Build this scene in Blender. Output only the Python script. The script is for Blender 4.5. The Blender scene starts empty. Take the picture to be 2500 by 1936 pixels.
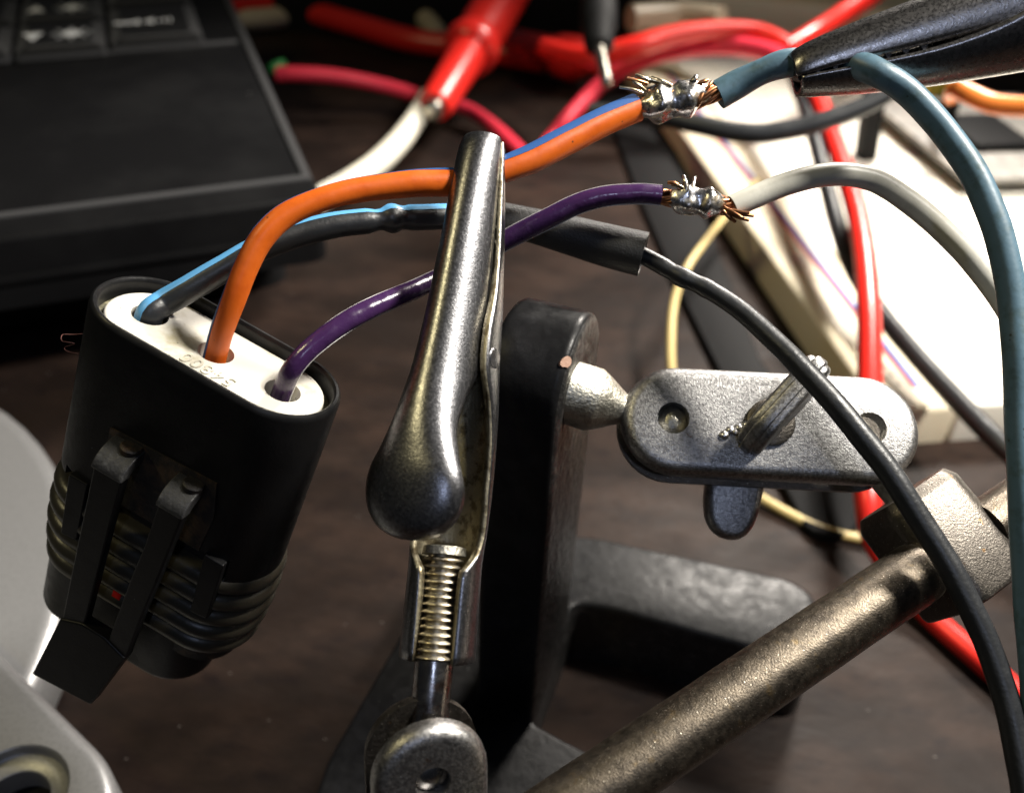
import bpy, bmesh, math, random
from mathutils import Vector, Matrix, noise

# ------------------------------------------------------------------ camera, light, exposure
S = 0.001                                   # everything below is written in millimetres
SC = bpy.context.scene
COL = SC.collection
FPX = 2165.0                                # focal length in photo pixels (photo 2500 x 1936)
PITCH, ROLL, CAMZ = math.radians(38.8), math.radians(2.3), 150.0
Cc = Vector((0, 0, CAMZ))
Fv = Vector((0, math.cos(PITCH), -math.sin(PITCH)))
_u = Vector((0, math.sin(PITCH), math.cos(PITCH)))
Rv = Vector((1, 0, 0)) * math.cos(ROLL) + _u * math.sin(ROLL)
Uv = _u * math.cos(ROLL) - Vector((1, 0, 0)) * math.sin(ROLL)

cd = bpy.data.cameras.new("camera")
cam = bpy.data.objects.new("camera", cd)
COL.objects.link(cam)
mw = Matrix.Identity(4)
for i in range(3):
    mw[i][0], mw[i][1], mw[i][2], mw[i][3] = Rv[i], Uv[i], -Fv[i], Cc[i] * S
cam.matrix_world = mw
cd.sensor_width = 36.0
cd.lens = 36.0 * FPX / 2500.0
cd.clip_start, cd.clip_end = 0.005, 20.0
cd.dof.use_dof = True
cd.dof.focus_distance = 0.0985
cd.dof.aperture_fstop = cd.lens / 1.5      # a phone's pupil, under 2 mm wide
SC.camera = cam

world = bpy.data.worlds.new("World")
SC.world = world
world.use_nodes = True
world.node_tree.nodes["Background"].inputs[0].default_value = (0.55, 0.6, 0.7, 1)
world.node_tree.nodes["Background"].inputs[1].default_value = 0.026


def area_lamp(name, loc, aim, size, watts, col, shape='DISK', size_y=None):
    l = bpy.data.lights.new(name, 'AREA')
    l.shape = shape
    l.size = size * S
    if size_y:
        l.size_y = size_y * S
    l.energy = watts
    l.color = col
    o = bpy.data.objects.new(name, l)
    COL.objects.link(o)
    o.location = Vector(loc) * S
    o.rotation_euler = (Vector(aim) - Vector(loc)).to_track_quat('-Z', 'Y').to_euler()
    return o


sl_ = bpy.data.lights.new("desk_lamp", 'SPOT')
sl_.energy = 11.5
sl_.color = (1.0, 0.95, 0.86)
sl_.spot_size = math.radians(90)
sl_.spot_blend = 0.4
sl_.shadow_soft_size = 0.030
slo = bpy.data.objects.new("desk_lamp", sl_)
COL.objects.link(slo)
slo.location = Vector((215, 122, 350)) * S
slo.rotation_euler = (Vector((78, 72, 0)) - Vector((215, 122, 350))).to_track_quat('-Z', 'Y').to_euler()
bl_ = bpy.data.lights.new("bench_lamp", 'SPOT')      # second lamp over the far side of the bench
bl_.energy = 16.0
bl_.color = (1.0, 0.93, 0.84)
bl_.spot_size = math.radians(72)
bl_.spot_blend = 0.5
bl_.shadow_soft_size = 0.045
blo = bpy.data.objects.new("bench_lamp", bl_)
COL.objects.link(blo)
blo.location = Vector((215, 470, 330)) * S
blo.rotation_euler = (Vector((55, 130, 0)) - Vector((215, 470, 330))).to_track_quat('-Z', 'Y').to_euler()
area_lamp("room_lamp_warm", (-420, 60, 620), (0, 90, 60), 60, 0.8, (1.0, 0.86, 0.45))
area_lamp("room_lamp_cool", (40, -360, 500), (0, 90, 60), 45, 0.26, (0.62, 0.72, 1.0))

SC.view_settings.view_transform = 'Standard'
SC.view_settings.look = 'None'
SC.view_settings.exposure = 0.12
SC.view_settings.gamma = 1.0
SC.view_settings.use_curve_mapping = False
SC.render.engine = 'CYCLES'
SC.cycles.use_denoising = True
SC.cycles.max_bounces = 6
SC.cycles.sample_clamp_indirect = 6.0


# ------------------------------------------------------------------ places
def P(x, y, d):
    """point seen at photo pixel x, y at depth d (mm along the view axis)"""
    return Cc + (Fv + Rv * ((x - 1250) / FPX) - Uv * ((y - 968) / FPX)) * d


def T(x, y, z=0.0):
    """point of the horizontal plane at height z seen at photo pixel x, y"""
    v = Fv + Rv * ((x - 1250) / FPX) - Uv * ((y - 968) / FPX)
    return Cc + v * ((z - CAMZ) / v.z)


def unit(v):
    return v.normalized()


# ------------------------------------------------------------------ materials
MATS = {}


def mat(name, col, rough=0.5, metal=0.0, col2=None, scale=300.0, lo=0.45, hi=0.65, col3=None, scale3=900.0, lo3=0.62, hi3=0.7,
        bump=0.0, bscale=2000.0, rough2=None, spec=0.5, detail=6.0, coat=0.0, trans=0.0, stretch=None, speck=None, speck_scale=1500.0, speck_size=0.12,
        speck_keep=0.5, bdetail=4.0):
    m = bpy.data.materials.new(name)
    m.use_nodes = True
    nt = m.node_tree
    b = nt.nodes["Principled BSDF"]
    N, Lk = nt.nodes, nt.links
    tc = N.new("ShaderNodeTexCoord")
    src = tc.outputs["Object"]
    if stretch:
        mp = N.new("ShaderNodeMapping")
        mp.inputs["Rotation"].default_value = stretch[0]
        mp.inputs["Scale"].default_value = stretch[1]
        Lk.new(src, mp.inputs["Vector"])
        src = mp.outputs[0]

    def noise_ramp(sc, a, c, det):
        n = N.new("ShaderNodeTexNoise")
        n.inputs["Scale"].default_value = sc
        n.inputs["Detail"].default_value = det
        n.inputs["Roughness"].default_value = 0.65
        Lk.new(src, n.inputs["Vector"])
        r = N.new("ShaderNodeMapRange")
        r.interpolation_type = 'SMOOTHSTEP'
        r.inputs["From Min"].default_value = a
        r.inputs["From Max"].default_value = c
        Lk.new(n.outputs["Fac"], r.inputs["Value"])
        return r.outputs[0]

    def mixc(fac, c1, c2v):
        x = N.new("ShaderNodeMix")
        x.data_type = 'RGBA'
        Lk.new(fac, x.inputs["Factor"])
        if isinstance(c1, tuple):
            x.inputs["A"].default_value = (*c1, 1)
        else:
            Lk.new(c1, x.inputs["A"])
        x.inputs["B"].default_value = (*c2v, 1)
        return x.outputs["Result"]

    cur = col
    f1 = None
    if col2:
        f1 = noise_ramp(scale, lo, hi, detail)
        cur = mixc(f1, cur, col2)
    if col3:
        f3 = noise_ramp(scale3, lo3, hi3, 5.0)
        cur = mixc(f3, cur, col3)
    if speck:
        vo = N.new("ShaderNodeTexVoronoi")
        vo.inputs["Scale"].default_value = speck_scale
        Lk.new(src, vo.inputs["Vector"])
        lt = N.new("ShaderNodeMapRange")
        lt.inputs["From Min"].default_value = speck_size
        lt.inputs["From Max"].default_value = speck_size * 0.55
        Lk.new(vo.outputs["Distance"], lt.inputs["Value"])
        sp = N.new("ShaderNodeSeparateColor")
        Lk.new(vo.outputs["Color"], sp.inputs[0])
        gt = N.new("ShaderNodeMath")
        gt.operation = 'GREATER_THAN'
        gt.inputs[1].default_value = speck_keep
        Lk.new(sp.outputs[0], gt.inputs[0])
        ml = N.new("ShaderNodeMath")
        ml.operation = 'MULTIPLY'
        Lk.new(lt.outputs[0], ml.inputs[0])
        Lk.new(gt.outputs[0], ml.inputs[1])
        cur = mixc(ml.outputs[0], cur, speck)
    if isinstance(cur, tuple):
        b.inputs["Base Color"].default_value = (*cur, 1)
    else:
        Lk.new(cur, b.inputs["Base Color"])
    b.inputs["Roughness"].default_value = rough
    if rough2 is not None:
        fr = noise_ramp(scale * 1.7, 0.35, 0.7, 6.0)
        mr = N.new("ShaderNodeMapRange")
        mr.inputs["To Min"].default_value = rough
        mr.inputs["To Max"].default_value = rough2
        Lk.new(fr, mr.inputs["Value"])
        Lk.new(mr.outputs[0], b.inputs["Roughness"])
    b.inputs["Metallic"].default_value = metal
    b.inputs["Specular IOR Level"].default_value = spec
    b.inputs["Coat Weight"].default_value = coat
    b.inputs["Transmission Weight"].default_value = trans
    if bump:
        n = N.new("ShaderNodeTexNoise")
        n.inputs["Scale"].default_value = bscale
        n.inputs["Detail"].default_value = bdetail
        Lk.new(src, n.inputs["Vector"])
        bp = N.new("ShaderNodeBump")
        bp.inputs["Strength"].default_value = min(1.0, bump)
        bp.inputs["Distance"].default_value = 0.0003 * max(1.0, bump)
        Lk.new(n.outputs["Fac"], bp.inputs["Height"])
        Lk.new(bp.outputs[0], b.inputs["Normal"])
    MATS[name] = m
    return m


mat("table_wood", (0.012, 0.0080, 0.0066), 0.46, spec=0.10, col2=(0.030, 0.0185, 0.0142), scale=46, lo=0.38, hi=0.70, col3=(0.009, 0.006, 0.006), scale3=190,
    lo3=0.5, hi3=0.75, bump=0.55, bscale=420, rough2=0.60, stretch=((0, 0, 0.5), (0.5, 1.0, 1.0)), speck=(0.13, 0.115, 0.105), speck_scale=330,
    speck_size=0.06, speck_keep=0.78)
mat("cast_iron", (0.008, 0.008, 0.0085), 0.32, col2=(0.012, 0.012, 0.013), scale=260, bump=0.26, bscale=620, rough2=0.5, spec=0.14,
    speck=(0.16, 0.16, 0.16), speck_scale=420, speck_size=0.06, speck_keep=0.86)
mat("cast_iron_rough", (0.008, 0.008, 0.008), 0.34, col2=(0.022, 0.02, 0.019), scale=500, bump=1.6, bscale=560, rough2=0.5, spec=0.6, bdetail=5)
mat("paint_chip", (0.32, 0.18, 0.12), 0.6, bump=0.3)
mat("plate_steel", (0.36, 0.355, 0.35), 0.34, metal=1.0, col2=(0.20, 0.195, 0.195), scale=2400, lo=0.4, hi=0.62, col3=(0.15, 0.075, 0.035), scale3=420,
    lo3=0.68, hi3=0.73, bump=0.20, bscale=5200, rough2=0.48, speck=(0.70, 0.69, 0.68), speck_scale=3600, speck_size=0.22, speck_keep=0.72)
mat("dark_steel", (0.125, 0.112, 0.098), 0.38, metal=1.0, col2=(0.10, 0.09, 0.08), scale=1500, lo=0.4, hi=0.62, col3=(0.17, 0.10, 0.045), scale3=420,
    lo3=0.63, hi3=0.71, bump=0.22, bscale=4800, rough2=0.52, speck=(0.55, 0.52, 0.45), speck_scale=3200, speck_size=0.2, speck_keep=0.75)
mat("rod_steel", (0.125, 0.105, 0.082), 0.38, metal=1.0, col2=(0.075, 0.064, 0.052), scale=900, lo=0.42, hi=0.66, col3=(0.17, 0.125, 0.070), scale3=480,
    lo3=0.58, hi3=0.72, bump=0.22, bscale=5200, rough2=0.50, speck=(0.5, 0.46, 0.38), speck_scale=3400, speck_size=0.2, speck_keep=0.70)
mat("clip_nickel", (0.25, 0.25, 0.262), 0.28, metal=1.0, col2=(0.16, 0.16, 0.17), scale=2600, lo=0.42, hi=0.6, bump=0.09, bscale=4200, rough2=0.38,
    col3=(0.17, 0.12, 0.09), scale3=230, lo3=0.66, hi3=0.76, speck=(0.80, 0.80, 0.80), speck_scale=3400, speck_size=0.2, speck_keep=0.75)
mat("clip_inner", (0.38, 0.34, 0.24), 0.46, metal=1.0, col2=(0.16, 0.13, 0.08), scale=600, lo=0.48, hi=0.64, bump=0.25, bscale=2600, rough2=0.6)
mat("clip_dark", (0.24, 0.23, 0.225), 0.25, metal=1.0, col2=(0.18, 0.172, 0.168), scale=1800, lo=0.45, hi=0.62, bump=0.07, bscale=4000, rough2=0.36)
mat("stud_zinc", (0.52, 0.50, 0.43), 0.36, metal=1.0, col2=(0.30, 0.28, 0.23), scale=700, lo=0.48, hi=0.7, bump=0.4, bscale=3000, rough2=0.5)
mat("thread_steel", (0.55, 0.50, 0.40), 0.32, metal=1.0, col2=(0.22, 0.18, 0.12), scale=900, rough2=0.5)
mat("stud_shine", (0.30, 0.29, 0.285), 0.20, metal=1.0, col2=(0.16, 0.10, 0.075), scale=260, lo=0.5, hi=0.68, bump=0.08, bscale=2500, rough2=0.34)
mat("black_plastic", (0.006, 0.006, 0.0065), 0.34, spec=0.26, bump=0.07, bscale=2800, rough2=0.48, speck=(0.2, 0.2, 0.2), speck_scale=500, speck_size=0.035,
    speck_keep=0.85)
mat("black_worn", (0.03, 0.03, 0.031), 0.42, col2=(0.085, 0.085, 0.085), scale=700, lo=0.5, hi=0.72, bump=0.25, bscale=2500, rough2=0.55)
mat("seal_rubber", (0.034, 0.030, 0.021), 0.36, bump=0.1, bscale=2000)
mat("rusty_plastic", (0.010, 0.008, 0.007), 0.6, col2=(0.045, 0.026, 0.013), scale=330, lo=0.46, hi=0.62, bump=0.3)
mat("white_nylon", (0.51, 0.49, 0.44), 0.42, col2=(0.33, 0.295, 0.20), scale=190, lo=0.52, hi=0.74, bump=0.05, bscale=1200, speck=(0.12, 0.10, 0.08),
    speck_scale=900, speck_size=0.11, speck_keep=0.78)
mat("digit_shade", (0.40, 0.375, 0.31), 0.5, col2=(0.60, 0.58, 0.50), scale=500)  # greyer than the insert: relief shading of the digits put into the colour
mat("grimy_sealant", (0.055, 0.05, 0.025), 0.6, col2=(0.20, 0.18, 0.10), scale=900, lo=0.5, hi=0.7, bump=0.5, bscale=2000)
mat("orange_pvc", (0.52, 0.098, 0.008), 0.36, spec=0.35, col2=(0.44, 0.075, 0.006), scale=260, lo=0.4, hi=0.7, bump=0.07, bscale=1500, rough2=0.5,
    speck=(0.10, 0.035, 0.012), speck_scale=700, speck_size=0.11, speck_keep=0.80)
mat("blue_stripe", (0.020, 0.075, 0.24), 0.42, bump=0.05, bscale=1500)
mat("sky_stripe", (0.09, 0.30, 0.56), 0.42, bump=0.05, bscale=1500)
mat("black_pvc", (0.015, 0.0165, 0.019), 0.36, bump=0.16, bscale=2200, rough2=0.48, speck=(0.3, 0.3, 0.3), speck_scale=500, speck_size=0.04, speck_keep=0.85)
mat("purple_pvc", (0.040, 0.015, 0.063), 0.18, bump=0.45, bscale=520, rough2=0.34)
mat("white_stripe", (0.66, 0.64, 0.62), 0.4)
mat("grey_pvc", (0.47, 0.46, 0.41), 0.36, bump=0.06, bscale=1500, col2=(0.40, 0.39, 0.345), scale=300)
mat("teal_pvc", (0.075, 0.140, 0.190), 0.42, col2=(0.045, 0.085, 0.095), scale=520, lo=0.46, hi=0.74, bump=0.10, bscale=1500, speck=(0.02, 0.03, 0.03), speck_scale=900,
    speck_size=0.16, speck_keep=0.8)
mat("tan_pvc", (0.52, 0.40, 0.17), 0.38)
mat("red_pvc", (0.66, 0.020, 0.014), 0.30)
mat("pink_pvc", (0.66, 0.035, 0.065), 0.32)
mat("red_probe", (0.56, 0.014, 0.008), 0.36)
mat("heat_shrink", (0.018, 0.018, 0.019), 0.46, bump=0.32, bscale=4200, rough2=0.55)
mat("copper", (0.42, 0.19, 0.09), 0.36, metal=1.0, col2=(0.20, 0.09, 0.045), scale=700)
mat("solder", (0.66, 0.65, 0.66), 0.20, metal=1.0, col2=(0.30, 0.25, 0.18), scale=520, lo=0.44, hi=0.64, bump=0.25, bscale=1500, rough2=0.42)
mat("brassy_tin", (0.72, 0.62, 0.42), 0.24, metal=1.0, col2=(0.40, 0.28, 0.14), scale=600)
mat("laptop_black", (0.0045, 0.0045, 0.005), 0.52, spec=0.08, col2=(0.008, 0.008, 0.0085), scale=30, lo=0.4, hi=0.7, bump=0.12, bscale=1400, rough2=0.52,
    speck=(0.20, 0.20, 0.20), speck_scale=62, speck_size=0.032, speck_keep=0.62)
mat("laptop_trim_lit", (0.040, 0.040, 0.042), 0.4, bump=0.1, bscale=1200)  # lighter than the body: light caught by the chamfer, painted as grey
mat("key_black", (0.008, 0.008, 0.0085), 0.45, bump=0.08, bscale=1200)
mat("key_side_lit", (0.060, 0.060, 0.062), 0.32)  # paler than the tops, so corner highlights are part of the colour
mat("legend_grey", (0.70, 0.72, 0.76), 0.5)
mat("silver_paint", (0.27, 0.27, 0.275), 0.36, metal=0.5, col2=(0.23, 0.23, 0.235), scale=1500, bump=0.10, bscale=2600, rough2=0.42)
mat("board_white", (0.80, 0.77, 0.68), 0.42, bump=0.04, bscale=800)
mat("board_cream", (0.74, 0.66, 0.50), 0.48, bump=0.04, bscale=800)
mat("hole_dark", (0.20, 0.17, 0.12), 0.6)
mat("line_blue", (0.04, 0.12, 0.45), 0.5)
mat("line_red", (0.50, 0.07, 0.06), 0.5)
mat("cable_white", (0.74, 0.71, 0.60), 0.34)
mat("cable_beige", (0.42, 0.36, 0.27), 0.42)
mat("probe_metal", (0.62, 0.58, 0.50), 0.25, metal=1.0)
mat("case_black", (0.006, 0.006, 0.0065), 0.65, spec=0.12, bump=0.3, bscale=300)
mat("module_grey", (0.20, 0.19, 0.175), 0.55, col2=(0.30, 0.28, 0.25), scale=160)
mat("orange_jumper", (0.72, 0.20, 0.035), 0.36)
mat("yellow_cap", (0.46, 0.38, 0.04), 0.4)
mat("green_pvc", (0.04, 0.30, 0.07), 0.4)
mat("lint_pink", (0.22, 0.09, 0.075), 0.7)


# ------------------------------------------------------------------ mesh helpers
def thing(name, base, label, cat, group=None):
    o = bpy.data.objects.new(name, None)
    COL.objects.link(o)
    o.empty_display_size = 0.005
    o.location = Vector(base) * S
    tag(o, label, cat, group)
    return o


def tag(o, label=None, cat=None, group=None, kind=None):
    if label:
        o["label"] = label
    if cat:
        o["category"] = cat
    if group:
        o["group"] = group
    if kind:
        o["kind"] = kind
    return o


ORIG = {}


def obj(name, bm, m, parent=None, angle=38.0, base=None, subsurf=0, solid=0.0, solid_off=-1.0, bevel=0.0, bsegs=3, mats=None, recalc=True):
    """bm holds millimetres in place; links it as one mesh object"""
    if recalc:
        bmesh.ops.recalc_face_normals(bm, faces=bm.faces[:])
    if parent is not None:
        org = ORIG.get(parent.name, Vector((0, 0, 0)))
        if parent.type == 'EMPTY':
            org = parent.location / S
    elif base is not None:
        org = Vector(base)
    else:
        xs = [v.co for v in bm.verts]
        org = Vector((sum(c.x for c in xs) / len(xs), sum(c.y for c in xs) / len(xs), min(c.z for c in xs)))
    lim = math.radians(angle)
    for e in bm.edges:
        if len(e.link_faces) == 2:
            e.smooth = e.calc_face_angle(0.0) < lim
    for f in bm.faces:
        f.smooth = True
    for v in bm.verts:
        v.co = (v.co - org) * S
    me = bpy.data.meshes.new(name)
    bm.to_mesh(me)
    bm.free()
    for x in (mats or [m]):
        me.materials.append(MATS[x])
    o = bpy.data.objects.new(name, me)
    COL.objects.link(o)
    ORIG[o.name] = org
    if parent is None:
        o.location = org * S
    else:
        o.parent = parent
    if solid:
        md = o.modifiers.new("thickness", 'SOLIDIFY')
        md.thickness = solid * S
        md.offset = solid_off
    if bevel:
        md = o.modifiers.new("edge", 'BEVEL')
        md.width = bevel * S
        md.segments = bsegs
        md.limit_method = 'ANGLE'
        md.angle_limit = math.radians(40)
        md.harden_normals = True
    if subsurf:
        md = o.modifiers.new("smooth", 'SUBSURF')
        md.levels = md.render_levels = subsurf
    return o


def loft(bm, rings, closed=True, cap0=True, cap1=True, mi=0):
    vs = [[bm.verts.new(p) for p in r] for r in rings]
    n = len(rings[0])
    for a, b in zip(vs, vs[1:]):
        for i in range(n if closed else n - 1):
            j = (i + 1) % n
            f = bm.faces.new((a[i], a[j], b[j], b[i]))
            f.material_index = mi
    if closed and cap0:
        bm.faces.new(vs[0][::-1]).material_index = mi
    if closed and cap1:
        bm.faces.new(vs[-1]).material_index = mi
    return vs


def spline(pts, n=6):
    """Catmull-Rom through tuples of any length"""
    out = []
    m = len(pts)
    for i in range(m - 1):
        p0, p1, p2, p3 = pts[max(0, i - 1)], pts[i], pts[i + 1], pts[min(m - 1, i + 2)]
        for k in range(n):
            t = k / n
            out.append(tuple(0.5 * (2 * b + (c - a) * t + (2 * a - 5 * b + 4 * c - d) * t * t + (3 * b - a - 3 * c + d) * t ** 3)
                             for a, b, c, d in zip(p0, p1, p2, p3)))
    out.append(tuple(pts[-1]))
    return out


def px_path(pts, n=6):
    """[(px, py, depth, radius), ...] -> [(Vector, radius)]"""
    res = []
    for a in spline(pts, n):
        p = P(a[0], a[1], a[2])
        res.append((p + Vector((noise.noise(p * 0.16), noise.noise(p * 0.16 + Vector((9, 0, 0))), noise.noise(p * 0.16 + Vector((0, 9, 0))))) * 0.16, a[3]))
    return res


def w_path(pts, n=6):
    """[(x, y, z, radius), ...] in mm"""
    return [(Vector(a[:3]), a[3]) for a in spline(pts, n)]


def frames(path):
    fr = []
    for i, (p, r) in enumerate(path):
        a, b = path[max(0, i - 1)][0], path[min(len(path) - 1, i + 1)][0]
        t = unit(b - a)
        n1 = Cc - p
        n1 = unit(n1 - t * n1.dot(t))
        n2 = n1.cross(t)
        fr.append((p, r, t, n1, n2))
    return fr


def tube(bm, path, n=20, cap0=True, cap1=True, wob=0.0, seed=0.0, flat=None, mi=0):
    rings = []
    for k, (p, r, t, n1, n2) in enumerate(frames(path)):
        ring = []
        for i in range(n):
            a = 2 * math.pi * i / n
            rr = r
            if wob:
                q = p * 0.35 + Vector((math.cos(a), math.sin(a), seed)) * 0.8
                rr = r * (1 + wob * noise.noise(q))
            f1 = flat[k] if flat else 1.0
            ring.append(p + n1 * math.cos(a) * rr * f1 + n2 * math.sin(a) * rr)
        rings.append(ring)
    loft(bm, rings, True, cap0, cap1, mi)


def stripe(bm, path, ang, hw, lift=0.035, k=8, i0=0, i1=None):
    """a printed band on a wire: ang(u) centre angle in degrees, hw(u) half width, u in 0..1; a thin closed shell"""
    fr = frames(path)
    i1 = i1 or len(fr)
    rings = []
    for i in range(i0, i1):
        p, r, t, n1, n2 = fr[i]
        u = i / (len(fr) - 1)
        a0, h = ang(u), hw(u)
        up, dn = [], []
        for j in range(k + 1):
            a = math.radians(a0 - h + 2 * h * j / k)
            d = n1 * math.cos(a) + n2 * math.sin(a)
            up.append(p + d * (r + lift))
            dn.append(p + d * (r - 0.12))
        rings.append(up + dn[::-1])
    loft(bm, rings)


def lathe(bm, prof, o, ax, n=28, cap0=True, cap1=True, mi=0):
    """prof [(s, r)] along axis ax from o"""
    ax = unit(ax)
    h = Vector((0, 0, 1)) if abs(ax.z) < 0.9 else Vector((1, 0, 0))
    a1 = unit(ax.cross(h))
    a2 = ax.cross(a1)
    rings = [[o + ax * s + (a1 * math.cos(2 * math.pi * i / n) + a2 * math.sin(2 * math.pi * i / n)) * r for i in range(n)] for s, r in prof]
    loft(bm, rings, True, cap0, cap1, mi)


def prism(bm, outline, o, ex, ey, ez, z0, z1, rnd=0.0, segs=4, both=False, mi=0):
    """outline [(x, y)] extruded z0..z1 in frame; the z1 rim (and z0 when both) rounded by insetting"""
    n = len(outline)
    area = sum(outline[i][0] * outline[(i + 1) % n][1] - outline[(i + 1) % n][0] * outline[i][1] for i in range(n))
    sg = 1 if area > 0 else -1

    def inset(d):
        res = []
        for i in range(n):
            a, b, c = Vector(outline[i - 1]), Vector(outline[i]), Vector(outline[(i + 1) % n])
            e1, e2 = b - a, c - b
            if e1.length < 1e-6 or e2.length < 1e-6:
                res.append(b)
                continue
            e1.normalize()
            e2.normalize()
            n1, n2 = Vector((-e1.y, e1.x)) * sg, Vector((-e2.y, e2.x)) * sg
            m = n1 + n2
            m = m / max(0.35, m.dot(n1))
            res.append(b + m * d)
        return res
    lv = []
    if both and rnd:
        for k in range(segs + 1):
            a = math.pi / 2 * k / segs
            lv.append((rnd * (1 - math.sin(a)), z0 + rnd * (1 - math.cos(a))))
    else:
        lv.append((0, z0))
    if rnd:
        for k in range(segs + 1):
            a = math.pi / 2 * k / segs
            lv.append((rnd * (1 - math.cos(a)), z1 - rnd * (1 - math.sin(a))))
    else:
        lv.append((0, z1))
    rings = [[o + ex * q.x + ey * q.y + ez * z for q in inset(d)] for d, z in lv]
    loft(bm, rings, True, True, True, mi)


def stadium(hl, hw, n=14):
    """hl: half of the whole length, hw: half width"""
    c = hl - hw
    return [(c + hw * math.cos(a), hw * math.sin(a)) for a in [math.pi * (-0.5 + i / n) for i in range(n + 1)]] + \
           [(-c + hw * math.cos(a), hw * math.sin(a)) for a in [math.pi * (0.5 + i / n) for i in range(n + 1)]]


def rrect(x0, y0, x1, y1, r, n=5):
    out = []
    for cx, cy, a0 in ((x1 - r, y0 + r, -90), (x1 - r, y1 - r, 0), (x0 + r, y1 - r, 90), (x0 + r, y0 + r, 180)):
        for i in range(n + 1):
            a = math.radians(a0 + 90 * i / n)
            out.append((cx + r * math.cos(a), cy + r * math.sin(a)))
    return out


def smooth_poly(pts, r=3.0, n=5):
    """round the corners of a 2-D polygon"""
    out = []
    m = len(pts)
    for i in range(m):
        a, b, c = Vector(pts[i - 1]), Vector(pts[i]), Vector(pts[(i + 1) % m])
        d1, d2 = a - b, c - b
        k = min(r, d1.length * 0.45, d2.length * 0.45)
        p, q = b + d1.normalized() * k, b + d2.normalized() * k
        for j in range(n + 1):
            t = j / n
            w = p * (1 - t) ** 2 + b * 2 * t * (1 - t) + q * t * t
            out.append((w.x, w.y))
    return out


def cut(o, cutters, angle=38.0, solver='EXACT'):
    """subtract closed bmeshes (mm, in place) from object o and keep the plain mesh"""
    org = ORIG[o.name]
    for bm in cutters:
        bmesh.ops.recalc_face_normals(bm, faces=bm.faces[:])
        for v in bm.verts:
            v.co = (v.co - org) * S
        me = bpy.data.meshes.new("cutter")
        bm.to_mesh(me)
        bm.free()
        c = bpy.data.objects.new("cutter", me)
        COL.objects.link(c)
        c.matrix_world = o.matrix_world if o.parent is None else Matrix.Translation(org * S)
        if o.parent is None:
            c.location = o.location
        md = o.modifiers.new("cut", 'BOOLEAN')
        md.operation = 'DIFFERENCE'
        md.solver = solver
        md.object = c
        bpy.context.view_layer.update()
        dg = bpy.context.evaluated_depsgraph_get()
        nm = bpy.data.meshes.new_from_object(o.evaluated_get(dg))
        old = o.data
        o.modifiers.remove(md)
        o.data = nm
        nm.name = old.name
        bpy.data.meshes.remove(old)
        bpy.data.objects.remove(c)
        bpy.data.meshes.remove(me)
    b = bmesh.new()
    b.from_mesh(o.data)
    lim = math.radians(angle)
    for e in b.edges:
        if len(e.link_faces) == 2:
            e.smooth = e.calc_face_angle(0.0) < lim
    for f in b.faces:
        f.smooth = True
    b.to_mesh(o.data)
    b.free()


def new():
    return bmesh.new()


X, Y, Z = Vector((1, 0, 0)), Vector((0, 1, 0)), Vector((0, 0, 1))

# ------------------------------------------------------------------ the table
bm = new()
NX, NY = 60, 70
rows = []
for j in range(NY + 1):
    rows.append([bm.verts.new((-900 + 1800 * i / NX, -150 + 1450 * j / NY, 0.0)) for i in range(NX + 1)])
for j in range(NY):
    for i in range(NX):
        bm.faces.new((rows[j][i], rows[j][i + 1], rows[j + 1][i + 1], rows[j + 1][i]))
# a real slab: give the sheet an edge and an underside
tb = obj("table_top", bm, "table_wood", base=(0, 0, 0), solid=25.0, solid_off=-1.0, recalc=False)
tag(tb, "dark brown worn wooden table top under everything", "table top", kind="structure")

# ------------------------------------------------------------------ the helping hand stand
KX = T(1299, 1765, 17)
yaw = math.radians(-19)
px_, py_ = Vector((math.cos(yaw), math.sin(yaw), 0)), Vector((-math.sin(yaw), math.cos(yaw), 0))
PO = Vector((KX.x, KX.y, 0)) - px_ * 5.0 + py_ * 9.5     # middle of the post on the table
stand = thing("helping_hand", (PO.x, PO.y, 0),
              "helping hand soldering stand with black cast iron base, steel joints and two crocodile clips", "soldering stand")

BT = 17.0
plan = [(1010, 1490), (800, 1850), (762, 1960), (690, 2320), (1850, 2320), (1540, 1885), (1400, 1815), (1312, 1772), (1330, 1690), (1392, 1540),
        (1412, 1480), (1470, 1478), (1840, 1580), (1985, 1625), (2015, 1560), (1990, 1452), (1930, 1412), (1450, 1308), (1250, 1300), (1120, 1330)]
pl = [T(a, b, BT) for a, b in plan]
# along the post the outline runs just inside the post's own side
_q = T(1428, 1480, BT) - PO
pl[7:11] = [PO + px_ * 4.2 - py_ * 9.0, PO + px_ * 4.2 + py_ * _q.dot(py_)]
pl = smooth_poly([(q.x - PO.x, q.y - PO.y) for q in pl], 2.2, 5)
bm = new()
prism(bm, pl, Vector((PO.x, PO.y, 0)), X, Y, Z, 0.0, BT, rnd=1.0, segs=4)
for f in bm.faces:
    f.material_index = 1 if abs(f.normal.z) < 0.3 and f.calc_area() > 0 else 0
bm.normal_update()
for f in bm.faces:
    f.material_index = 1 if abs(f.normal.z) < 0.35 else 0
base = obj("base", bm, None, stand, angle=50, mats=["cast_iron", "cast_iron_rough"])
base["label"] = "black cast iron base with legs"

bm = new()
ZT = 90.0
HWp, HDp = 5.0, 9.5
prof = [(-HDp - 1.2, BT - 3), (-HDp, BT + 4)]
for i in range(13):
    a = math.pi * (1 - i / 12)
    prof.append((HDp * math.cos(a), ZT - HDp * 0.95 + HDp * 0.95 * math.sin(a)))
prof += [(HDp, BT + 4), (HDp + 1.2, BT - 3)]
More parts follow.
